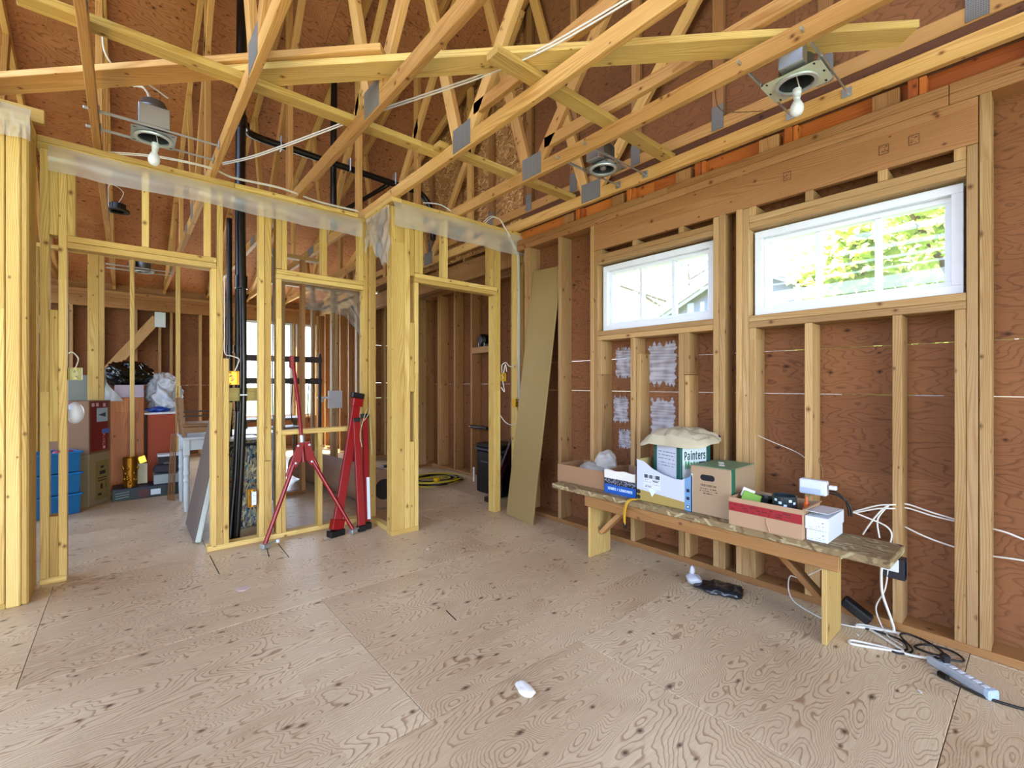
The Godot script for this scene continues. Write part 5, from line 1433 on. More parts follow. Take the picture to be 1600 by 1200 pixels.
	t = thing("hanging_cable", "yellow and black cord hanging over the bench front", "cord", Vector3(2.46, 0.3, -1.74))
	tube(t, "loop", paint("cord_yellow", Color(0.75, 0.58, 0.10), 0.5), [Vector3(2.50, 0.479, -1.725), Vector3(2.465, 0.479, -1.735), Vector3(2.438, 0.462, -1.745), Vector3(2.440, 0.40, -1.765), Vector3(2.442, 0.33, -1.765)], 0.005, 8)
	paint("cord_dark", Color(0.10, 0.09, 0.05), 0.5)
	tube(t, "loop", mats["cord_yellow"], [Vector3(2.50, 0.479, -1.71), Vector3(2.463, 0.479, -1.722), Vector3(2.436, 0.46, -1.735), Vector3(2.434, 0.40, -1.752), Vector3(2.437, 0.32, -1.755)], 0.005, 8)
	lathe(t, "plug_end", mats["black_plastic"], Vector3(2.441, 0.295, -1.76), [Vector2(0, 0), Vector2(0.008, 0.0), Vector2(0.011, 0.015), Vector2(0.011, 0.032), Vector2(0, 0.036)], 12)

# ------------------------------------------------------------------ cords and small things on the floor
func floor_cords() -> void:
	var C = mats["cable_white"]
	var K = mats["black_plastic"]
	var t = outlet_box("dark electrical box with white plugs under the bench end", Vector3(2.885, 0.32, -0.49), Vector3(0.05, 0.10, 0.085), paint("box_navy", Color(0.03, 0.05, 0.10), 0.4), "electrical boxes")
	bx(t, "outlet_face", mats["white_plastic"], Vector3(2.856, 0.335, -0.50), Vector3(0.008, 0.06, 0.06), 0.003)
	t = thing("white_cable", "thick white cord dropping from the plug under the bench to the floor", "cord", Vector3(2.85, 0, -0.52), "white cords by the bench")
	tube(t, "cord", C, [Vector3(2.85, 0.335, -0.53), Vector3(2.846, 0.28, -0.535), Vector3(2.85, 0.18, -0.53), Vector3(2.86, 0.07, -0.50), Vector3(2.86, 0.012, -0.49), Vector3(2.84, 0.008, -0.53), Vector3(2.79, 0.008, -0.62), Vector3(2.83, 0.008, -0.60), Vector3(2.865, 0.008, -0.46)], 0.006, 8, 8)
	t = thing("white_cable", "thin white cord hanging beside the thick one", "cord", Vector3(2.87, 0, -0.52), "white cords by the bench")
	tube(t, "cord", C, [Vector3(2.86, 0.31, -0.51), Vector3(2.865, 0.2, -0.525), Vector3(2.87, 0.1, -0.56), Vector3(2.87, 0.02, -0.54), Vector3(2.80, 0.006, -0.50), Vector3(2.75, 0.006, -0.44)], 0.0035, 7, 8)
	t = thing("white_cable", "white cord looping round behind the near bench leg", "cord", Vector3(2.75, 0, -0.7), "white cords by the bench")
	tube(t, "cord", C, [Vector3(2.85, 0.44, -0.60), Vector3(2.84, 0.35, -0.66), Vector3(2.82, 0.17, -0.86), Vector3(2.78, 0.16, -0.92), Vector3(2.76, 0.05, -0.90), Vector3(2.75, 0.006, -0.76), Vector3(2.765, 0.006, -0.655), Vector3(2.82, 0.006, -0.56)], 0.0035, 7, 8)
	t = thing("white_cable", "flat white power cord bending in a loop towards the power strip", "cord", Vector3(2.6, 0, -0.5), "white cords by the bench")
	tube(t, "cord", C, [Vector3(2.80, 0.008, -0.57), Vector3(2.72, 0.008, -0.46), Vector3(2.68, 0.007, -0.435), Vector3(2.60, 0.007, -0.56), Vector3(2.585, 0.007, -0.60), Vector3(2.62, 0.007, -0.60), Vector3(2.66, 0.007, -0.50), Vector3(2.675, 0.008, -0.40), Vector3(2.685, 0.016, -0.345)], 0.006, 8, 8)
	t = thing("power_strip", "long light grey power strip on the floor", "power strip", Vector3(2.62, 0, -0.24))
	var a = Vector3(2.685, 0.019, -0.335); var b = Vector3(2.548, 0.019, -0.135)
	var grey = paint("strip_grey", Color(0.62, 0.64, 0.65), 0.45)
	bar(t, "housing", grey, a, b, 0.045, 0.036, Vector3.UP, 0.006)
	var d = (b - a).normalized()
	for k in 6: bar(t, "socket_face", mats["white_plastic"], a + d * (0.055 + k * 0.030) + Vector3(0, 0.0185, 0), a + d * (0.072 + k * 0.030) + Vector3(0, 0.0185, 0), 0.022, 0.002, Vector3.UP, 0.0)
	bar(t, "end_cap", paint("cap_blue_grey", Color(0.66, 0.74, 0.80), 0.4), b - d * 0.022, b + d * 0.002, 0.047, 0.038, Vector3.UP, 0.005)
	bar(t, "switch", K, a + d * 0.018 + Vector3(0, 0.019, 0), a + d * 0.036 + Vector3(0, 0.019, 0), 0.016, 0.006)
	t = thing("black_cable", "tangled black cord by the power strip plugged into it", "cord", Vector3(2.8, 0, -0.38), "black cords")
	tube(t, "cord", K, [Vector3(2.80, 0.006, -0.60), Vector3(2.81, 0.006, -0.52), Vector3(2.80, 0.006, -0.45), Vector3(2.72, 0.006, -0.42), Vector3(2.665, 0.006, -0.47), Vector3(2.66, 0.006, -0.43), Vector3(2.73, 0.010, -0.40), Vector3(2.83, 0.014, -0.46), Vector3(2.89, 0.008, -0.44), Vector3(2.87, 0.006, -0.36), Vector3(2.80, 0.006, -0.30), Vector3(2.76, 0.008, -0.33), Vector3(2.78, 0.006, -0.40), Vector3(2.85, 0.006, -0.36), Vector3(2.86, 0.006, -0.28), Vector3(2.80, 0.008, -0.24), Vector3(2.76, 0.008, -0.28), Vector3(2.73, 0.02, -0.33), Vector3(2.68, 0.05, -0.30), Vector3(2.665, 0.06, -0.292)], 0.0045, 7, 8)
	bx(t, "plug", K, a + d * 0.062 + Vector3(0.0, 0.038, 0.0), Vector3(0.028, 0.036, 0.03), 0.006, Vector3(0, 0.6, 0))
	t = thing("black_cable", "black cord with a loose plug running off along the power strip", "cord", Vector3(2.57, 0, -0.25), "black cords")
	tube(t, "cord", paint("cord_dark", Color.WHITE), [Vector3(2.572, 0.010, -0.275), Vector3(2.555, 0.006, -0.22), Vector3(2.54, 0.006, -0.16), Vector3(2.55, 0.006, -0.08), Vector3(2.58, 0.006, 0.02), Vector3(2.6, 0.006, 0.3)], 0.0055, 8, 6)
	bar(t, "plug", K, Vector3(2.592, 0.012, -0.30), Vector3(2.570, 0.012, -0.265), 0.02, 0.022, Vector3.UP, 0.005)
	for s in [-0.005, 0.005]: bar(t, "prong", mats["galvanised"], Vector3(2.60 + s, 0.012, -0.312 + s), Vector3(2.591 + s, 0.012, -0.298 + s), 0.002, 0.005)
	t = thing("power_adapter", "black adapter brick lying on edge by the wall plate", "adapter", Vector3(2.83, 0, -0.62))
	bar(t, "brick", paint("brick_black", Color(0.012, 0.012, 0.013), 0.5), Vector3(2.835, 0.105, -0.69), Vector3(2.84, 0.035, -0.575), 0.065, 0.045, Vector3.UP, 0.008)
	tube(t, "lead", K, [Vector3(2.835, 0.12, -0.70), Vector3(2.83, 0.20, -0.71), Vector3(2.82, 0.34, -0.735), Vector3(2.80, 0.44, -0.76)], 0.0045, 7, 6)
	bar(t, "strain_relief", K, Vector3(2.822, 0.33, -0.733), Vector3(2.83, 0.23, -0.715), 0.02, 0.02)
	var runs = [
		["white cables running through the studs to the right of the bench", [[2.90, 0.55, -0.66], [2.895, 0.60, -0.56], [2.90, 0.615, -0.50], [2.975, 0.615, -0.46], [2.96, 0.60, -0.36], [2.975, 0.585, -0.27], [2.98, 0.575, -0.18], [2.96, 0.57, -0.12], [2.96, 0.545, -0.03], [2.98, 0.54, 0.2]], 2],
		["single white cable lower in the wall right of the bench", [[2.98, 0.50, -0.47], [2.96, 0.475, -0.38], [2.97, 0.455, -0.27], [2.98, 0.45, -0.17], [2.96, 0.46, -0.08], [2.98, 0.46, 0.2]], 1],
		["white cables crossing behind the white cartons", [[2.90, 0.44, -0.62], [2.895, 0.50, -0.59], [2.90, 0.57, -0.55], [2.90, 0.61, -0.515], [2.905, 0.53, -0.56], [2.89, 0.44, -0.55]], 1],
		["white cable sagging from the cartons to the stud", [[2.89, 0.55, -0.66], [2.895, 0.53, -0.60], [2.90, 0.505, -0.53], [2.905, 0.47, -0.505], [2.90, 0.42, -0.51]], 1],
		["thin wire stapled under the second window", [[2.93, 0.93, -1.22], [2.96, 0.88, -1.10], [2.97, 0.83, -0.95], [2.965, 0.80, -0.90]], 1],
	]
	for r in runs:
		var pts = []
		for q in r[1]: pts.append(Vector3(q[0], q[1], q[2]))
		t = thing("stud_cable", r[0], "cable", pts[0], "cables in the window wall")
		for k in r[2]:
			var p2 = []
			for q in pts: p2.append(q + Vector3(0.004 * k, -0.010 * k + 0.006 * sin(k * 2.0 + q.z * 9.0), 0))
			tube(t, "strand", C, p2, 0.004 if r[0][0] != "t" else 0.002, 6, 6)
	t = thing("plastic_pouch", "dark grey plastic pouch with a white tag on the floor under the bench", "bag", Vector3(2.66, 0, -1.31))
	var along = Vector3(0.08, 0, 0.20).normalized()
	var po = lump(t, "pouch", paint("pouch", Color(0.13, 0.14, 0.155), 0.25), Vector3(2.665, 0.016, -1.27), Vector3(0.14, 0.034, 0.24), 3.0, 0.5, 1.0, 15, 40, 20)
	po.rotation.y = atan2(along.x, along.z)
	lump(t, "tag", paint("bag_white", Color(0.70, 0.71, 0.73), 0.35), Vector3(2.635, 0.035, -1.395), Vector3(0.08, 0.06, 0.06), 2.0, 0.6, 1.4, 16, 28, 18)
	lump(t, "tag", paint("bag_white", Color.WHITE), Vector3(2.640, 0.075, -1.41), Vector3(0.025, 0.06, 0.022), 2.0, 0.5, 1.4, 17, 18, 12)
	var scraps = [["crumpled white paper scrap in the middle foreground of the floor", 1.205, -1.345, 0.030, 1], ["flat pale oval disc on the floor in front of the first doorway", 0.532, -3.103, 0.03, 0], ["tiny white scrap on the floor near the leaning plank", 1.70, -2.965, 0.018, 2], ["white paint chip on the floor beside the near bench leg", 2.71, -0.60, 0.010, 2], ["small pale wood chip on the floor left of the power strip", 2.40, -0.33, 0.012, 2]]
	for s in scraps:
		t = thing("floor_scrap", s[0], "scrap", Vector3(s[1], 0, s[2]), "scraps on the floor")
		var at = Vector3(s[1], 0.0, s[2])
		if s[4] == 1: lump(t, "paper_lump", paper_mat(), at + Vector3(0, 0.012, 0), Vector3(0.045, 0.024, 0.07), 2.0, 0.7, 1.6, 8, 22, 14)
		elif s[4] == 0: lathe(t, "disc", paint("disc_pink", Color(0.80, 0.70, 0.66), 0.7), at, [Vector2(0, 0), Vector2(0.034, 0), Vector2(0.033, 0.002), Vector2(0, 0.003)], 20)
		else: bx(t, "chip", paper_mat(), at + Vector3(0, 0.0025, 0), Vector3(s[3] * 1.6, 0.003, s[3] * 0.7), 0.001, Vector3(0, 0.7, 0.03))

func paper_mat():
	return paint("paper", Color(0.84, 0.83, 0.78), 0.8)

# ------------------------------------------------------------------ the storage room through the first doorway
func storage_room() -> void:
	# three blue totes
	var blue = paint("tote_blue", Color(0.03, 0.36, 0.54), 0.4)
	var blue2 = paint("tote_rim", Color(0.07, 0.42, 0.64), 0.35)
	var names = ["bottom blue plastic tote of the stack of three by the first doorway", "middle blue plastic tote of the stack of three", "top blue plastic tote holding pink balls"]
	for k in 3:
		var y = k * 0.197
		var t = local(thing("storage_tote", names[k], "storage tote", Vector3(-0.56, y, -5.99), "blue totes"))
		t.rotation.y = deg_to_rad(22.0)
		var w = 0.40; var d = 0.30; var h = 0.185
		for s in [-1.0, 1.0]:
			bar(t, "side_panel", blue, Vector3(s * (w * 0.5 - 0.022), 0.004, 0), Vector3(s * (w * 0.5 - 0.006), h, 0), d - 0.02, 0.005, Vector3(s, 0, 0), 0.001)
			bar(t, "side_panel", blue, Vector3(0, 0.004, s * (d * 0.5 - 0.022)), Vector3(0, h, s * (d * 0.5 - 0.006)), w - 0.02, 0.005, Vector3(0, 0, s), 0.001)
			bx(t, "rim", blue2, Vector3(s * w * 0.5, h, 0), Vector3(0.016, 0.018, d + 0.016), 0.004)
			bx(t, "rim", blue2, Vector3(0, h, s * d * 0.5), Vector3(w + 0.016, 0.018, 0.016), 0.004)
		bx(t, "base_panel", blue, Vector3(0, 0.004, 0), Vector3(w - 0.05, 0.006, d - 0.05), 0.001)
		if k < 2: bx(t, "lid", blue2, Vector3(0, h + 0.004, 0), Vector3(w - 0.02, 0.006, d - 0.02), 0.002)
		else: bx(t, "filling", paint("bin_filling", Color(0.25, 0.12, 0.14), 0.9), Vector3(0, 0.12, 0), Vector3(w - 0.05, 0.02, d - 0.05), 0.004)
	var which = ["pink ball at the front of the top blue tote", "pink ball at the front right corner of the top blue tote", "pink ball nearest the red-sided carton in the top tote", "pink ball in the middle of the top blue tote", "pink ball at the left end of the top blue tote", "pink ball at the back of the top blue tote"]
	for q in [[-0.485, -5.955, 0.034], [-0.425, -5.995, 0.036], [-0.410, -6.065, 0.034], [-0.495, -6.035, 0.036], [-0.565, -5.995, 0.034], [-0.475, -6.105, 0.033]]:
		var b = thing("ball", which.pop_front(), "ball", Vector3(q[0], 0.525, q[1]), "pink balls in the top tote")
		lump(b, "ball_skin", paint("ball_pink", Color(0.62, 0.26, 0.32), 0.4), Vector3(q[0], 0.525 + q[2], q[1]), Vector3.ONE * q[2] * 2.0, 2.0, 0.0, 1.0, 1, 18, 10)
	# two cartons, one on the other
	var yaw = deg_to_rad(60.0)
	var c = Vector3(-0.28, 0, -6.13) + Vector3(0.5, 0, -0.866) * 0.155 + Vector3(-0.866, 0, -0.5) * 0.17
	var t = local(thing("moving_box", "tan carton with black stencil marks under the red-sided one", "box", c, "cartons in the storage room"))
	t.rotation.y = yaw
	var tan = paint("carton_tan", Color(0.55, 0.48, 0.34), 0.8)
	bx(t, "carton", tan, Vector3(0, 0.26, 0), Vector3(0.31, 0.52, 0.34), 0.004)
	var marks = scribble(32, 96, Color(0.50, 0.43, 0.22), Color(0.08, 0.08, 0.06), [[14, 5, 12, 20, 1.0], [26, 8, 10, 24, 0.6], [42, 2, 6, 26, 0.9], [48, 2, 6, 26, 0.9], [58, 12, 6, 26, 0.5], [80, 5, 6, 14, 1.0]])
	printed(t, "stencil_panel", paint("print_stencil", Color.WHITE, 0.8, 0.0, marks), Vector3(0.03, 0.24, 0.1706), Vector2(0.19, 0.40), Vector3.ZERO)
	t = local(thing("moving_box", "brown carton with a dark red printed side, standing on the tan one", "box", c + Vector3(0, 0.5205, 0), "cartons in the storage room"))
	t.rotation.y = yaw
	bx(t, "carton", card_brown(), Vector3(0, 0.265, 0), Vector3(0.31, 0.53, 0.34), 0.004)
	printed(t, "printed_side", paint("print_crimson", Color(0.42, 0.02, 0.07), 0.5), Vector3(-0.01, 0.27, 0.1706), Vector2(0.25, 0.50), Vector3.ZERO)
	printed(t, "printed_picture", paint("print_picture", Color(0.62, 0.72, 0.78), 0.5), Vector3(0.03, 0.385, 0.1710), Vector2(0.16, 0.14), Vector3.ZERO)
	prism(t, "printed_mark", paint("ink_grey", Color(0.22, 0.26, 0.28), 0.6), [Vector2(-0.03, 0.385), Vector2(0.08, 0.36), Vector2(0.08, 0.41)], 0.1711, 0.1715, 1)
	var logo = scribble(16, 96, Color(0.42, 0.02, 0.07), Color(0.80, 0.62, 0.66), [[4, 6, 4, 12, 1.0], [14, 4, 2, 12, 0.8], [22, 4, 2, 13, 0.7], [32, 5, 3, 13, 0.8], [40, 4, 2, 13, 0.8], [48, 6, 3, 13, 0.7], [58, 12, 2, 14, 0.8], [74, 16, 1, 14, 0.75]])
	printed(t, "printed_lettering", paint("print_logo", Color.WHITE, 0.5, 0.0, logo), Vector3(0.055, 0.11, 0.1710), Vector2(0.05, 0.17), Vector3.ZERO)
	for q in [[-0.10, 0.49], [-0.04, 0.49], [0.06, 0.485]]: printed(t, "printed_mark", paint("print_mark_pale", Color(0.78, 0.66, 0.70), 0.5), Vector3(q[0], q[1], 0.1711), Vector2(0.04, 0.035), Vector3.ZERO)
	printed(t, "blue_tape", paint("tape_blue", Color(0.25, 0.42, 0.72), 0.4), Vector3(0.08, 0.215, 0.1713), Vector2(0.11, 0.045), Vector3.ZERO)
	# flat game-like box on the floor with things on it
	t = thing("flat_box", "long flat dark green box on the storage room floor", "box", Vector3(0.19, 0, -6.4))
	var gm = paint("carton_green", Color(0.03, 0.12, 0.10), 0.5)
	bx(t, "carton", gm, Vector3(0.2, 0.06, -6.41), Vector3(0.62, 0.12, 0.30), 0.004)
	bx(t, "blue_edge", paint("carton_blue_dark", Color(0.03, 0.07, 0.17), 0.5), Vector3(0.2, 0.112, -6.41), Vector3(0.622, 0.02, 0.302), 0.003)
	printed(t, "printed_label", paint("print_white", Color.WHITE), Vector3(0.245, 0.055, -6.2594), Vector2(0.085, 0.06), Vector3.ZERO)
	lathe(t, "printed_mark", paint("ink_maroon", Color(0.30, 0.13, 0.12), 0.6), Vector3(0.145, 0.055, -6.2596), [Vector2(0, 0), Vector2(0.05, 0), Vector2(0, 0.0004)], 20, Vector3(0, 0, 1))
	for k in 3: printed(t, "printed_mark", paint("print_stripe", Color(0.42, 0.48, 0.44), 0.6), Vector3(-0.03, 0.03 + k * 0.025, -6.2594), Vector2(0.11, 0.007), Vector3(0, 0, 0.12))
	t = thing("waste_bin", "tall golden metal waste bin standing on the flat green box", "waste bin", Vector3(0.035, 0.1225, -6.35))
	var gold = paint("gold", Color(0.62, 0.42, 0.12), 0.28, 0.9)
	lathe(t, "bin_shell", gold, Vector3(0.035, 0.1225, -6.35), [Vector2(0, 0), Vector2(0.058, 0), Vector2(0.066, 0.31), Vector2(0.069, 0.315), Vector2(0.064, 0.315), Vector2(0.056, 0.006), Vector2(0, 0.006)], 28)
	for k in 14:
		var a = rng.randf() * PI + PI * 0.0
		var y = rng.randf_range(0.03, 0.22)
		lump(t, "embossed_leaf", gold, Vector3(0.035 + cos(a) * (0.058 + y * 0.026), 0.1225 + y, -6.35 + sin(a) * (0.058 + y * 0.026)), Vector3(0.022, 0.04, 0.022), 2.0, 0.0, 1.0, 1, 8, 6)
	t = thing("picture", "cream picture panel leaning beside the golden bin", "picture", Vector3(0.13, 0.1225, -6.42))
	bx(t, "panel", paint("panel_cream", Color(0.76, 0.74, 0.60), 0.6), Vector3(0.13, 0.24, -6.44), Vector3(0.10, 0.22, 0.02), 0.003, Vector3(-0.1, 0, 0))
	bx(t, "panel_edge", paint("brass", Color.WHITE), Vector3(0.135, 0.39, -6.45), Vector3(0.07, 0.08, 0.03), 0.004, Vector3(-0.1, 0, 0.3))
	t = thing("white_box", "long pale box lying on the flat green box", "box", Vector3(0.35, 0.1225, -6.42))
	bx(t, "carton", paint("carton_pale", Color(0.58, 0.62, 0.60), 0.6), Vector3(0.37, 0.175, -6.41), Vector3(0.28, 0.10, 0.24), 0.004)
	t = thing("grey_bundle", "rolled grey blanket on the long pale box", "bundle", Vector3(0.36, 0.226, -6.42))
	lump(t, "roll", paint("blanket_grey", Color(0.20, 0.19, 0.21), 0.9), Vector3(0.36, 0.278, -6.42), Vector3(0.26, 0.10, 0.2), 2.6, 0.15, 0.8, 13)
	t = thing("patterned_box", "small box with dotted sides and a white lid on the grey bundle", "box", Vector3(0.36, 0.33, -6.43))
	var dots = scribble(64, 24, Color(0.10, 0.10, 0.09), Color(0.60, 0.58, 0.50), [[2, 4, 0, 64, 0.4], [8, 4, 0, 64, 0.4], [14, 4, 0, 64, 0.45], [19, 4, 0, 64, 0.4]])
	bx(t, "carton", paint("print_dotted", Color.WHITE, 0.7, 0.0, dots), Vector3(0.37, 0.375, -6.43), Vector3(0.20, 0.09, 0.16), 0.003)
	bx(t, "lid", paint("carton_bright", Color(0.82, 0.84, 0.86), 0.55), Vector3(0.37, 0.425, -6.43), Vector3(0.212, 0.022, 0.172), 0.003)
	# cabinets at the back
	t = thing("wood_cabinet", "light brown wooden cupboard with panelled door behind the red-sided carton", "cabinet", Vector3(-0.03, 0, -7.0))
	var oak = paint("oak", Color(0.86, 0.60, 0.36), 0.5, 0.0, tex["lumber"])
	bd(t, "body", oak, -0.19, 0.16, 0.0, 1.06, -7.25, -6.80, 0.004)
	var door = bd(t, "door", oak, -0.185, 0.155, 0.03, 1.04, -6.7995, -6.78, 0.004)
	bd(door, "door_panel", oak, -0.12, 0.09, 0.12, 0.90, -6.7795, -6.772, 0.006)
	bx(door, "handle", mats["galvanised"], Vector3(-0.155, 0.62, -6.77), Vector3(0.012, 0.10, 0.014), 0.004, Vector3(0, 0, -0.3))
	t = thing("red_cabinet", "red-brown cabinet with a white top beside the light brown cupboard", "cabinet", Vector3(0.33, 0, -7.05))
	var cherry = paint("cherry", Color(0.62, 0.25, 0.09), 0.65)
	bd(t, "body", cherry, 0.19, 0.50, 0.0, 0.86, -7.3, -6.82, 0.004)
	bd(t, "side_strip", paint("cherry_dark", Color(0.20, 0.06, 0.03), 0.65), 0.162, 0.189, 0.0, 0.86, -7.3, -6.83, 0.003)
	bd(t, "top_board", mats["white_plastic"], 0.16, 0.51, 0.8605, 0.885, -7.3, -6.81, 0.003)
	t = thing("white_box", "white flat carton lying on the light brown cupboard", "box", Vector3(0.0, 1.061, -7.0))
	bx(t, "carton", paint("carton_lilac", Color(0.72, 0.68, 0.74), 0.6), Vector3(0.03, 1.135, -7.02), Vector3(0.26, 0.147, 0.3), 0.003)
	t = thing("plastic_sheeting", "heap of bright white plastic sheeting on the cabinets", "plastic sheet", Vector3(0.33, 0.886, -7.05))
	var sheeting = paint("sheeting", Color(0.80, 0.84, 0.88), 0.35)
	lump(t, "heap", sheeting, Vector3(0.36, 1.06, -7.06), Vector3(0.29, 0.34, 0.36), 2.2, 0.42, 0.9, 21, 52, 32)
	lump(t, "fold", sheeting, Vector3(0.34, 1.22, -7.08), Vector3(0.22, 0.22, 0.28), 2.0, 0.45, 1.0, 22, 40, 24)
	t = thing("blue_bag", "crumpled blue and white plastic bag at the cabinet edge", "bag", Vector3(0.28, 0.886, -6.86))
	lump(t, "bag_body", paint("bag_blue", Color(0.08, 0.25, 0.62), 0.35), Vector3(0.29, 0.915, -6.85), Vector3(0.2, 0.055, 0.07), 2.0, 0.5, 1.4, 23)
	t = thing("trash_bag", "shiny black trash bag lying on the white carton", "bag", Vector3(0.06, 1.21, -7.05))
	lump(t, "bag_body", paint("trash_black", Color(0.012, 0.012, 0.015), 0.22), Vector3(0.01, 1.335, -7.06), Vector3(0.38, 0.25, 0.36), 2.1, 0.40, 0.9, 24, 56, 34)
	t = thing("drywall_sheet", "grey-green sheet of board standing behind the cartons", "panel", Vector3(-0.42, 0, -6.9))
	bx(t, "board", paint("board_grey", Color(0.50, 0.53, 0.49), 0.8), Vector3(-0.44, 0.66, -6.95), Vector3(0.50, 1.32, 0.014), 0.002)
	t = thing("plastic_sheeting", "translucent torn plastic hanging beside the grey-green board", "plastic sheet", Vector3(-0.2, 1.05, -6.72))
	surface(t, "film", paint("film_white", Color(0.72, 0.75, 0.76), 0.4), Vector3.ZERO, 14, 18, func(u, v): return Vector3(-0.21 + u * (0.02 + 0.16 * v * v) + 0.012 * sin(v * 9.0), 1.45 - v * 0.42, -6.715 + 0.03 * sin(u * 4.0 + v * 6.0)), 0.001)
	t = outlet_box("cream electrical box with a looped wire on the left jamb", Vector3(-0.245, 1.285, -4.0), Vector3(0.06, 0.075, 0.05), paint("box_cream", Color(0.80, 0.76, 0.46), 0.5), "electrical boxes")
	tube(t, "wire", mats["cable_white"], [Vector3(-0.245, 1.32, -3.985), Vector3(-0.232, 1.38, -3.98), Vector3(-0.258, 1.42, -3.975), Vector3(-0.277, 1.41, -3.97)], 0.004, 6)
	t = thing("light_globe", "white round globe fixed behind the left jamb", "light globe", Vector3(-0.262, 1.02, -4.04))
	lump(t, "globe", mats["white_plastic"], Vector3(-0.255, 1.03, -4.12), Vector3(0.09, 0.14, 0.14), 2.0, 0.0, 1.0, 1, 24, 16)
	bx(t, "mount", mats["white_plastic"], Vector3(-0.29, 1.03, -4.045), Vector3(0.03, 0.05, 0.05), 0.004)
	# white table, wooden chair on it, folding table leaning on the jamb, patterned bag
	t = thing("white_table", "white painted table with turned legs in the storage room", "table", Vector3(0.8, 0, -5.55))
	var wp = paint("table_white", Color(0.72, 0.75, 0.74), 0.4)
	bx(t, "tabletop", wp, Vector3(0.82, 0.70, -5.58), Vector3(0.84, 0.022, 0.62), 0.004)
	for z in [-5.32, -5.84]: bx(t, "apron", wp, Vector3(0.82, 0.635, z), Vector3(0.74, 0.10, 0.02), 0.002)
	for x in [0.44, 1.20]: bx(t, "apron", wp, Vector3(x, 0.635, -5.58), Vector3(0.02, 0.10, 0.50), 0.002)
	for x in [0.44, 1.20]:
		for z in [-5.32, -5.84]:
			var P = [Vector2(0, 0), Vector2(0.016, 0), Vector2(0.02, 0.03), Vector2(0.026, 0.20), Vector2(0.022, 0.28), Vector2(0.028, 0.30), Vector2(0.022, 0.32), Vector2(0.022, 0.34), Vector2(0.028, 0.36), Vector2(0.024, 0.40), Vector2(0.026, 0.50), Vector2(0.020, 0.52), Vector2(0.030, 0.54)]
			lathe(t, "leg", wp, Vector3(x, 0, z), P, 18)
			bx(t, "leg_block", wp, Vector3(x, 0.615, z), Vector3(0.05, 0.15, 0.05), 0.003)
	t = thing("wooden_chair", "brown slatted wooden chair standing on the white table", "chair", Vector3(0.62, 0.7115, -5.55))
	var walnut = paint("walnut", Color(0.56, 0.45, 0.33), 0.5, 0.0, tex["lumber"])
	for z in [-5.40, -5.74]:
		bar(t, "stile", walnut, Vector3(0.43, 0.7125, z), Vector3(0.40, 1.08, z), 0.024, 0.04, Vector3(1, 0, 0))
		bar(t, "leg", walnut, Vector3(0.80, 0.7125, z), Vector3(0.79, 0.80, z), 0.024, 0.036, Vector3(1, 0, 0))
	bd(t, "seat", walnut, 0.41, 0.84, 0.802, 0.832, -5.76, -5.38, 0.006)
	bd(t, "seat_rail", walnut, 0.43, 0.82, 0.745, 0.80, -5.40, -5.38, 0.003)
	for y in [0.90, 0.945]: bd(t, "arm_rail", paint("walnut_dark", Color(0.16, 0.08, 0.04), 0.5), 0.42, 0.84, y, y + 0.014, -5.40, -5.385, 0.002)
	for k in 3: bd(t, "back_slat", walnut, 0.405, 0.425, 0.86 + k * 0.07, 0.90 + k * 0.07, -5.74, -5.40, 0.003)
	t = thing("wood_strips", "bundle of brown wooden strips leaning against the white table corner", "wood strips", Vector3(0.39, 0.0, -5.7))
	for k in 5: bar(t, "strip", walnut, Vector3(0.335 + k * 0.012, 0.002, -6.0 + k * 0.02), Vector3(0.36 + k * 0.012, 0.70 if k < 4 else 1.2, -5.90 + k * 0.02), 0.008, 0.03, Vector3(0, 0, 1))
	t = thing("folding_table", "folded table with grey face and white rim leaning on the doorway jamb", "folding table", Vector3(0.42, 0, -4.5))
	bar(t, "white_top", paint("table_rim", Color(0.72, 0.76, 0.72), 0.45), Vector3(0.418, 0.012, -4.51), Vector3(0.606, 1.0, -4.51), 0.66, 0.040, Vector3(-1, 0.19, 0), 0.008)
	bar(t, "grey_face", paint("table_grey", Color(0.40, 0.34, 0.28), 0.7), Vector3(0.394, 0.012, -4.51), Vector3(0.582, 1.0, -4.51), 0.65, 0.006, Vector3(-1, 0.19, 0), 0.002)
	t = thing("patterned_bag", "large upright bag in a dark leafy pattern behind the pipes", "bag", Vector3(0.76, 0, -4.48))
	lump(t, "bag_body", leafy(), Vector3(0.775, 0.365, -4.50), Vector3(0.29, 0.73, 0.28), 5.0, 0.05, 0.5, 31, 48, 32, 1.3)
	tube(t, "piping", paint("piping_dark", Color(0.05, 0.05, 0.07), 0.6), [Vector3(0.64, 0.04, -4.375), Vector3(0.642, 0.60, -4.372), Vector3(0.70, 0.70, -4.375), Vector3(0.85, 0.70, -4.375), Vector3(0.905, 0.60, -4.372), Vector3(0.908, 0.04, -4.375)], 0.008, 8, 6)
	t = thing("white_board", "white board lying on top of the patterned bag", "board", Vector3(0.7, 0.735, -4.5))
	bx(t, "board", mats["white_plastic"], Vector3(0.73, 0.752, -4.51), Vector3(0.30, 0.022, 0.22), 0.004, Vector3(0, 0.1, 0))

func card_brown():
	return paint("carton_brown", Color(0.46, 0.34, 0.23), 0.8)

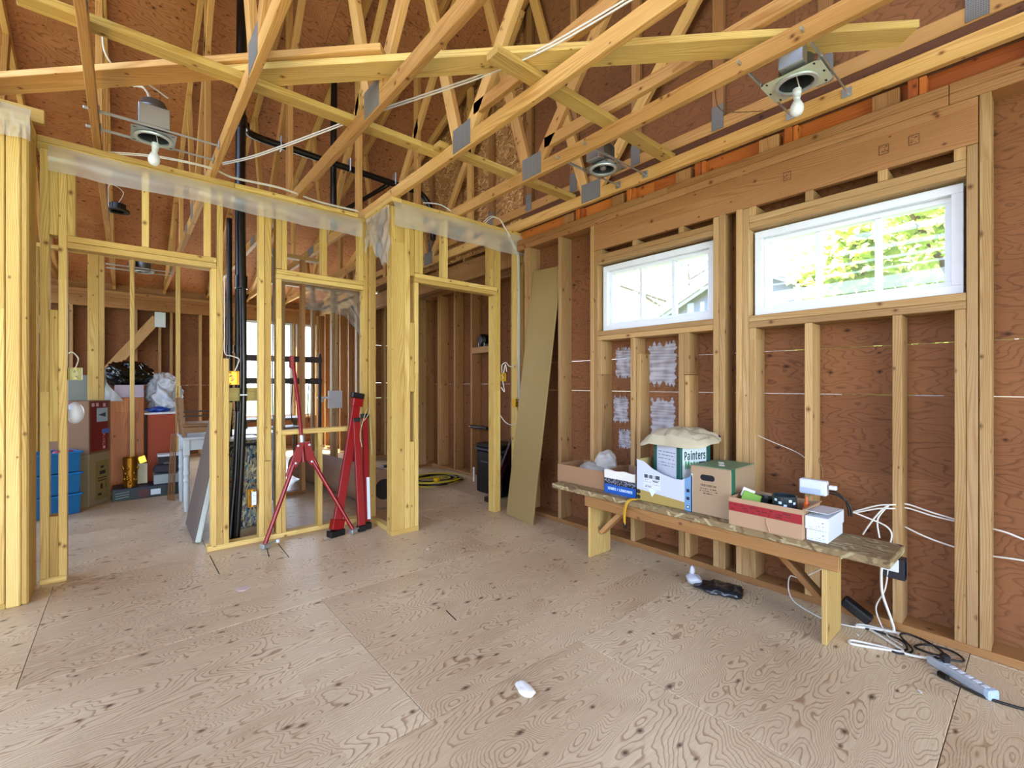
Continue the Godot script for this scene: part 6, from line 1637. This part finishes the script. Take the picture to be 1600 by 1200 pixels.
func leafy():
	if mats.has("leafy"): return mats["leafy"]
	var w = 384; var h = 384
	var im = Image.create(w, h, false, Image.FORMAT_RGB8)
	im.fill(Color(0.10, 0.15, 0.21))
	for i in 1500:
		var a = rng.randf() * TAU
		var L = rng.randf_range(12, 34)
		var c = [Color(0.62, 0.62, 0.46), Color(0.45, 0.52, 0.50), Color(0.75, 0.72, 0.57), Color(0.26, 0.36, 0.46), Color(0.60, 0.47, 0.34)][rng.randi() % 5]
		var x = rng.randf() * w; var y = rng.randf() * h
		for t in int(L):
			var wd = int(1.0 + 9.0 * sin(PI * t / L))
			im.fill_rect(Rect2i(posmod(int(x + cos(a) * t), w - 11), posmod(int(y + sin(a) * t), h - 11), wd, wd), c)
		for t in int(L):
			im.fill_rect(Rect2i(posmod(int(x + cos(a) * t), w - 6), posmod(int(y + sin(a) * t), h - 6), 1, 1), c.darkened(0.5))
	return paint("leafy", Color.WHITE, 0.8, 0.0, ImageTexture.create_from_image(im))

# ------------------------------------------------------------------ the hall and rooms behind the other openings
func hall_things() -> void:
	var t = thing("carpet_roll", "long brown roll lying on the floor behind the red stands", "roll", Vector3(1.7, 0, -5.2))
	var brown = paint("roll_brown", Color(0.52, 0.40, 0.29), 0.8)
	var a = Vector3(1.93, 0.19, -4.22); var b = Vector3(1.74, 0.19, -6.22)
	tube(t, "roll", brown, [a, a.lerp(b, 0.5), b], 0.185, 32, 1)
	tube(t, "core", mats["black_plastic"], [a + Vector3(0.001, 0, 0.012), a + Vector3(0.0, 0, -0.05)], 0.10, 24, 1)
	t = thing("extension_cable", "coil of yellow and black extension cord on the floor beyond the doorway", "cord", Vector3(2.95, 0, -5.0))
	for k in 7:
		var pts = []
		var m = paint("cord_yellow2", Color(0.68, 0.60, 0.08), 0.5) if k % 2 == 0 else mats["black_plastic"]
		for i in 25:
			var an = TAU * i / 24.0
			var r = 0.24 + 0.05 * sin(k * 2.3) + 0.02 * sin(an * 3.0 + k)
			pts.append(Vector3(2.93 + cos(an) * r * 1.15 + 0.03 * sin(k * 1.7), 0.010 + k * 0.008 + 0.006 * sin(an * 2.0 + k * 1.3), -4.95 + sin(an) * r + 0.03 * cos(k * 2.1)))
		tube(t, "coil", m, pts, 0.0075, 7, 2)
	tube(t, "tail", mats["black_plastic"], [Vector3(3.1, 0.02, -4.85), Vector3(3.25, 0.008, -4.80), Vector3(3.30, 0.008, -4.95), Vector3(3.18, 0.008, -5.1)], 0.0075, 7)
	bx(t, "connector", paint("box_yellow", Color.WHITE), Vector3(2.84, 0.075, -4.75), Vector3(0.07, 0.04, 0.05), 0.006, Vector3(0, 0.4, 0.1))
	for q in [[3.325, -4.66, "first thin white supply pipe standing up from the floor beyond the doorway", 0.16], [3.34, -4.50, "second, taller white supply pipe standing up from the floor", 0.2]]:
		t = thing("supply_pipe", q[2], "pipe", Vector3(q[0], 0, q[1]), "supply pipes in the floor")
		tube(t, "tube", mats["cable_white"], [Vector3(q[0], 0.0, q[1]), Vector3(q[0], q[3], q[1])], 0.011, 12, 1)
		lathe(t, "cap", mats["white_plastic"], Vector3(q[0], q[3], q[1]), [Vector2(0, 0), Vector2(0.014, 0), Vector2(0.014, 0.018), Vector2(0, 0.02)], 12)
	t = thing("stub_pipe", "dark stub pipe with a copper cap between the dark studs", "pipe", Vector3(3.44, 0.66, -4.75))
	tube(t, "tube", paint("pipe_iron", Color(0.06, 0.05, 0.045), 0.5), [Vector3(3.46, 0.66, -4.90), Vector3(3.46, 0.66, -4.56)], 0.022, 12, 1)
	lathe(t, "cap", paint("copper", Color(0.62, 0.36, 0.2), 0.4, 0.8), Vector3(3.46, 0.66, -4.915), [Vector2(0, -0.02), Vector2(0.02, -0.015), Vector2(0.024, 0.0), Vector2(0.02, 0.02), Vector2(0, 0.02)], 12, Vector3(0, 0, -1))
	t = thing("fan_motor", "dark round fan motor on the block between the dark studs", "motor", Vector3(3.52, 1.701, -4.73))
	lathe(t, "motor", paint("motor_dark", Color(0.05, 0.05, 0.055), 0.4, 0.4), Vector3(3.535, 1.785, -4.73), [Vector2(0, -0.06), Vector2(0.05, -0.06), Vector2(0.082, -0.035), Vector2(0.082, 0.035), Vector2(0.05, 0.06), Vector2(0, 0.06)], 22, Vector3(1, 0, 0))
	for s in [-0.06, 0.06]: bx(t, "bracket", mats["galvanised"], Vector3(3.53, 1.725, -4.73 + s), Vector3(0.08, 0.045, 0.01), 0.002)
	t = thing("black_bin", "black lidded bin behind the doorway post", "bin", Vector3(3.22, 0, -3.95))
	var K = mats["black_plastic"]
	bx(t, "bin_body", K, Vector3(3.21, 0.24, -4.0), Vector3(0.34, 0.48, 0.44), 0.02)
	bx(t, "rim", paint("rim_grey", Color(0.20, 0.21, 0.23), 0.5), Vector3(3.21, 0.49, -4.0), Vector3(0.37, 0.025, 0.47), 0.008)
	bx(t, "lid", K, Vector3(3.21, 0.53, -4.0), Vector3(0.35, 0.05, 0.45), 0.02)
	bx(t, "handle", paint("rim_grey", Color.WHITE), Vector3(3.02, 0.36, -4.0), Vector3(0.02, 0.02, 0.2), 0.004)
	t = thing("maroon_jack", "dark maroon steel prop leaning behind the smooth plank", "jack", Vector3(2.88, 0, -3.62))
	var mr = paint("maroon", Color(0.16, 0.02, 0.05), 0.35)
	bar(t, "channel", mr, Vector3(2.90, 0.04, -3.75), Vector3(3.12, 0.70, -3.62), 0.03, 0.07, Vector3(-1, 0.3, 0), 0.004)
	bar(t, "channel_lip", mr, Vector3(2.862, 0.06, -3.735), Vector3(3.082, 0.70, -3.605), 0.02, 0.008, Vector3(-1, 0.3, 0), 0.002)
	bx(t, "foot", mr, Vector3(2.90, 0.025, -3.75), Vector3(0.12, 0.05, 0.10), 0.005)
	t = thing("equipment_rack", "dark horizontal rails crossing in front of the bright far window", "rack", Vector3(1.4, 0, -6.3))
	var dk = paint("rack_dark", Color(0.20, 0.15, 0.13), 0.6)
	for x in [1.05, 1.955]: bd(t, "upright", dk, x, x + 0.035, 0.0, 1.62, -6.32, -6.28)
	for y in [1.22, 1.50]: bd(t, "rail", dk, 1.05, 1.99, y, y + 0.075, -6.279, -6.25)
	for q in [[1.72, 1.50], [1.74, 1.22]]: bx(t, "bracket", K, Vector3(q[0], q[1] + 0.035, -6.235), Vector3(0.12, 0.065, 0.03), 0.004)
	for x in [1.62, 1.82]: tube(t, "hanging_cord", K, [Vector3(x, 1.22, -6.24), Vector3(x - 0.02, 0.9, -6.23), Vector3(x, 0.72, -6.24)], 0.006, 6)
	t = thing("work_table", "grey folding work table in front of the bright far window", "table", Vector3(1.5, 0, -6.5))
	var wt = paint("worktop", Color(0.42, 0.36, 0.30), 0.6)
	bx(t, "tabletop", wt, Vector3(1.45, 0.76, -6.65), Vector3(0.75, 0.03, 0.45), 0.004)
	bx(t, "shelf", wt, Vector3(1.45, 0.60, -6.65), Vector3(0.70, 0.10, 0.40), 0.004)
	for x in [1.12, 1.78]:
		for z in [-6.84, -6.46]: bd(t, "leg", wt, x, x + 0.03, 0.0, 0.744, z, z + 0.03)
	t = thing("white_block", "white wooden corner block fixed low on the far inner studs", "block", Vector3(2.2, 1.0, -6.85))
	bx(t, "block", mats["white_plastic"], Vector3(2.20, 1.02, -6.85), Vector3(0.16, 0.03, 0.10), 0.004)
	bx(t, "bracket", paint("pale_primer", Color.WHITE), Vector3(2.17, 0.98, -6.86), Vector3(0.05, 0.05, 0.06), 0.004)
	t = thing("white_scrap", "white scrap on the hall floor by the brown plywood", "scrap", Vector3(3.0, 0, -6.4))
	bx(t, "scrap", paper_mat(), Vector3(2.92, 0.01, -6.15), Vector3(0.10, 0.015, 0.05), 0.003, Vector3(0, 0.3, 0))
	bx(t, "scrap_dark", K, Vector3(2.95, 0.012, -6.32), Vector3(0.18, 0.02, 0.12), 0.004)
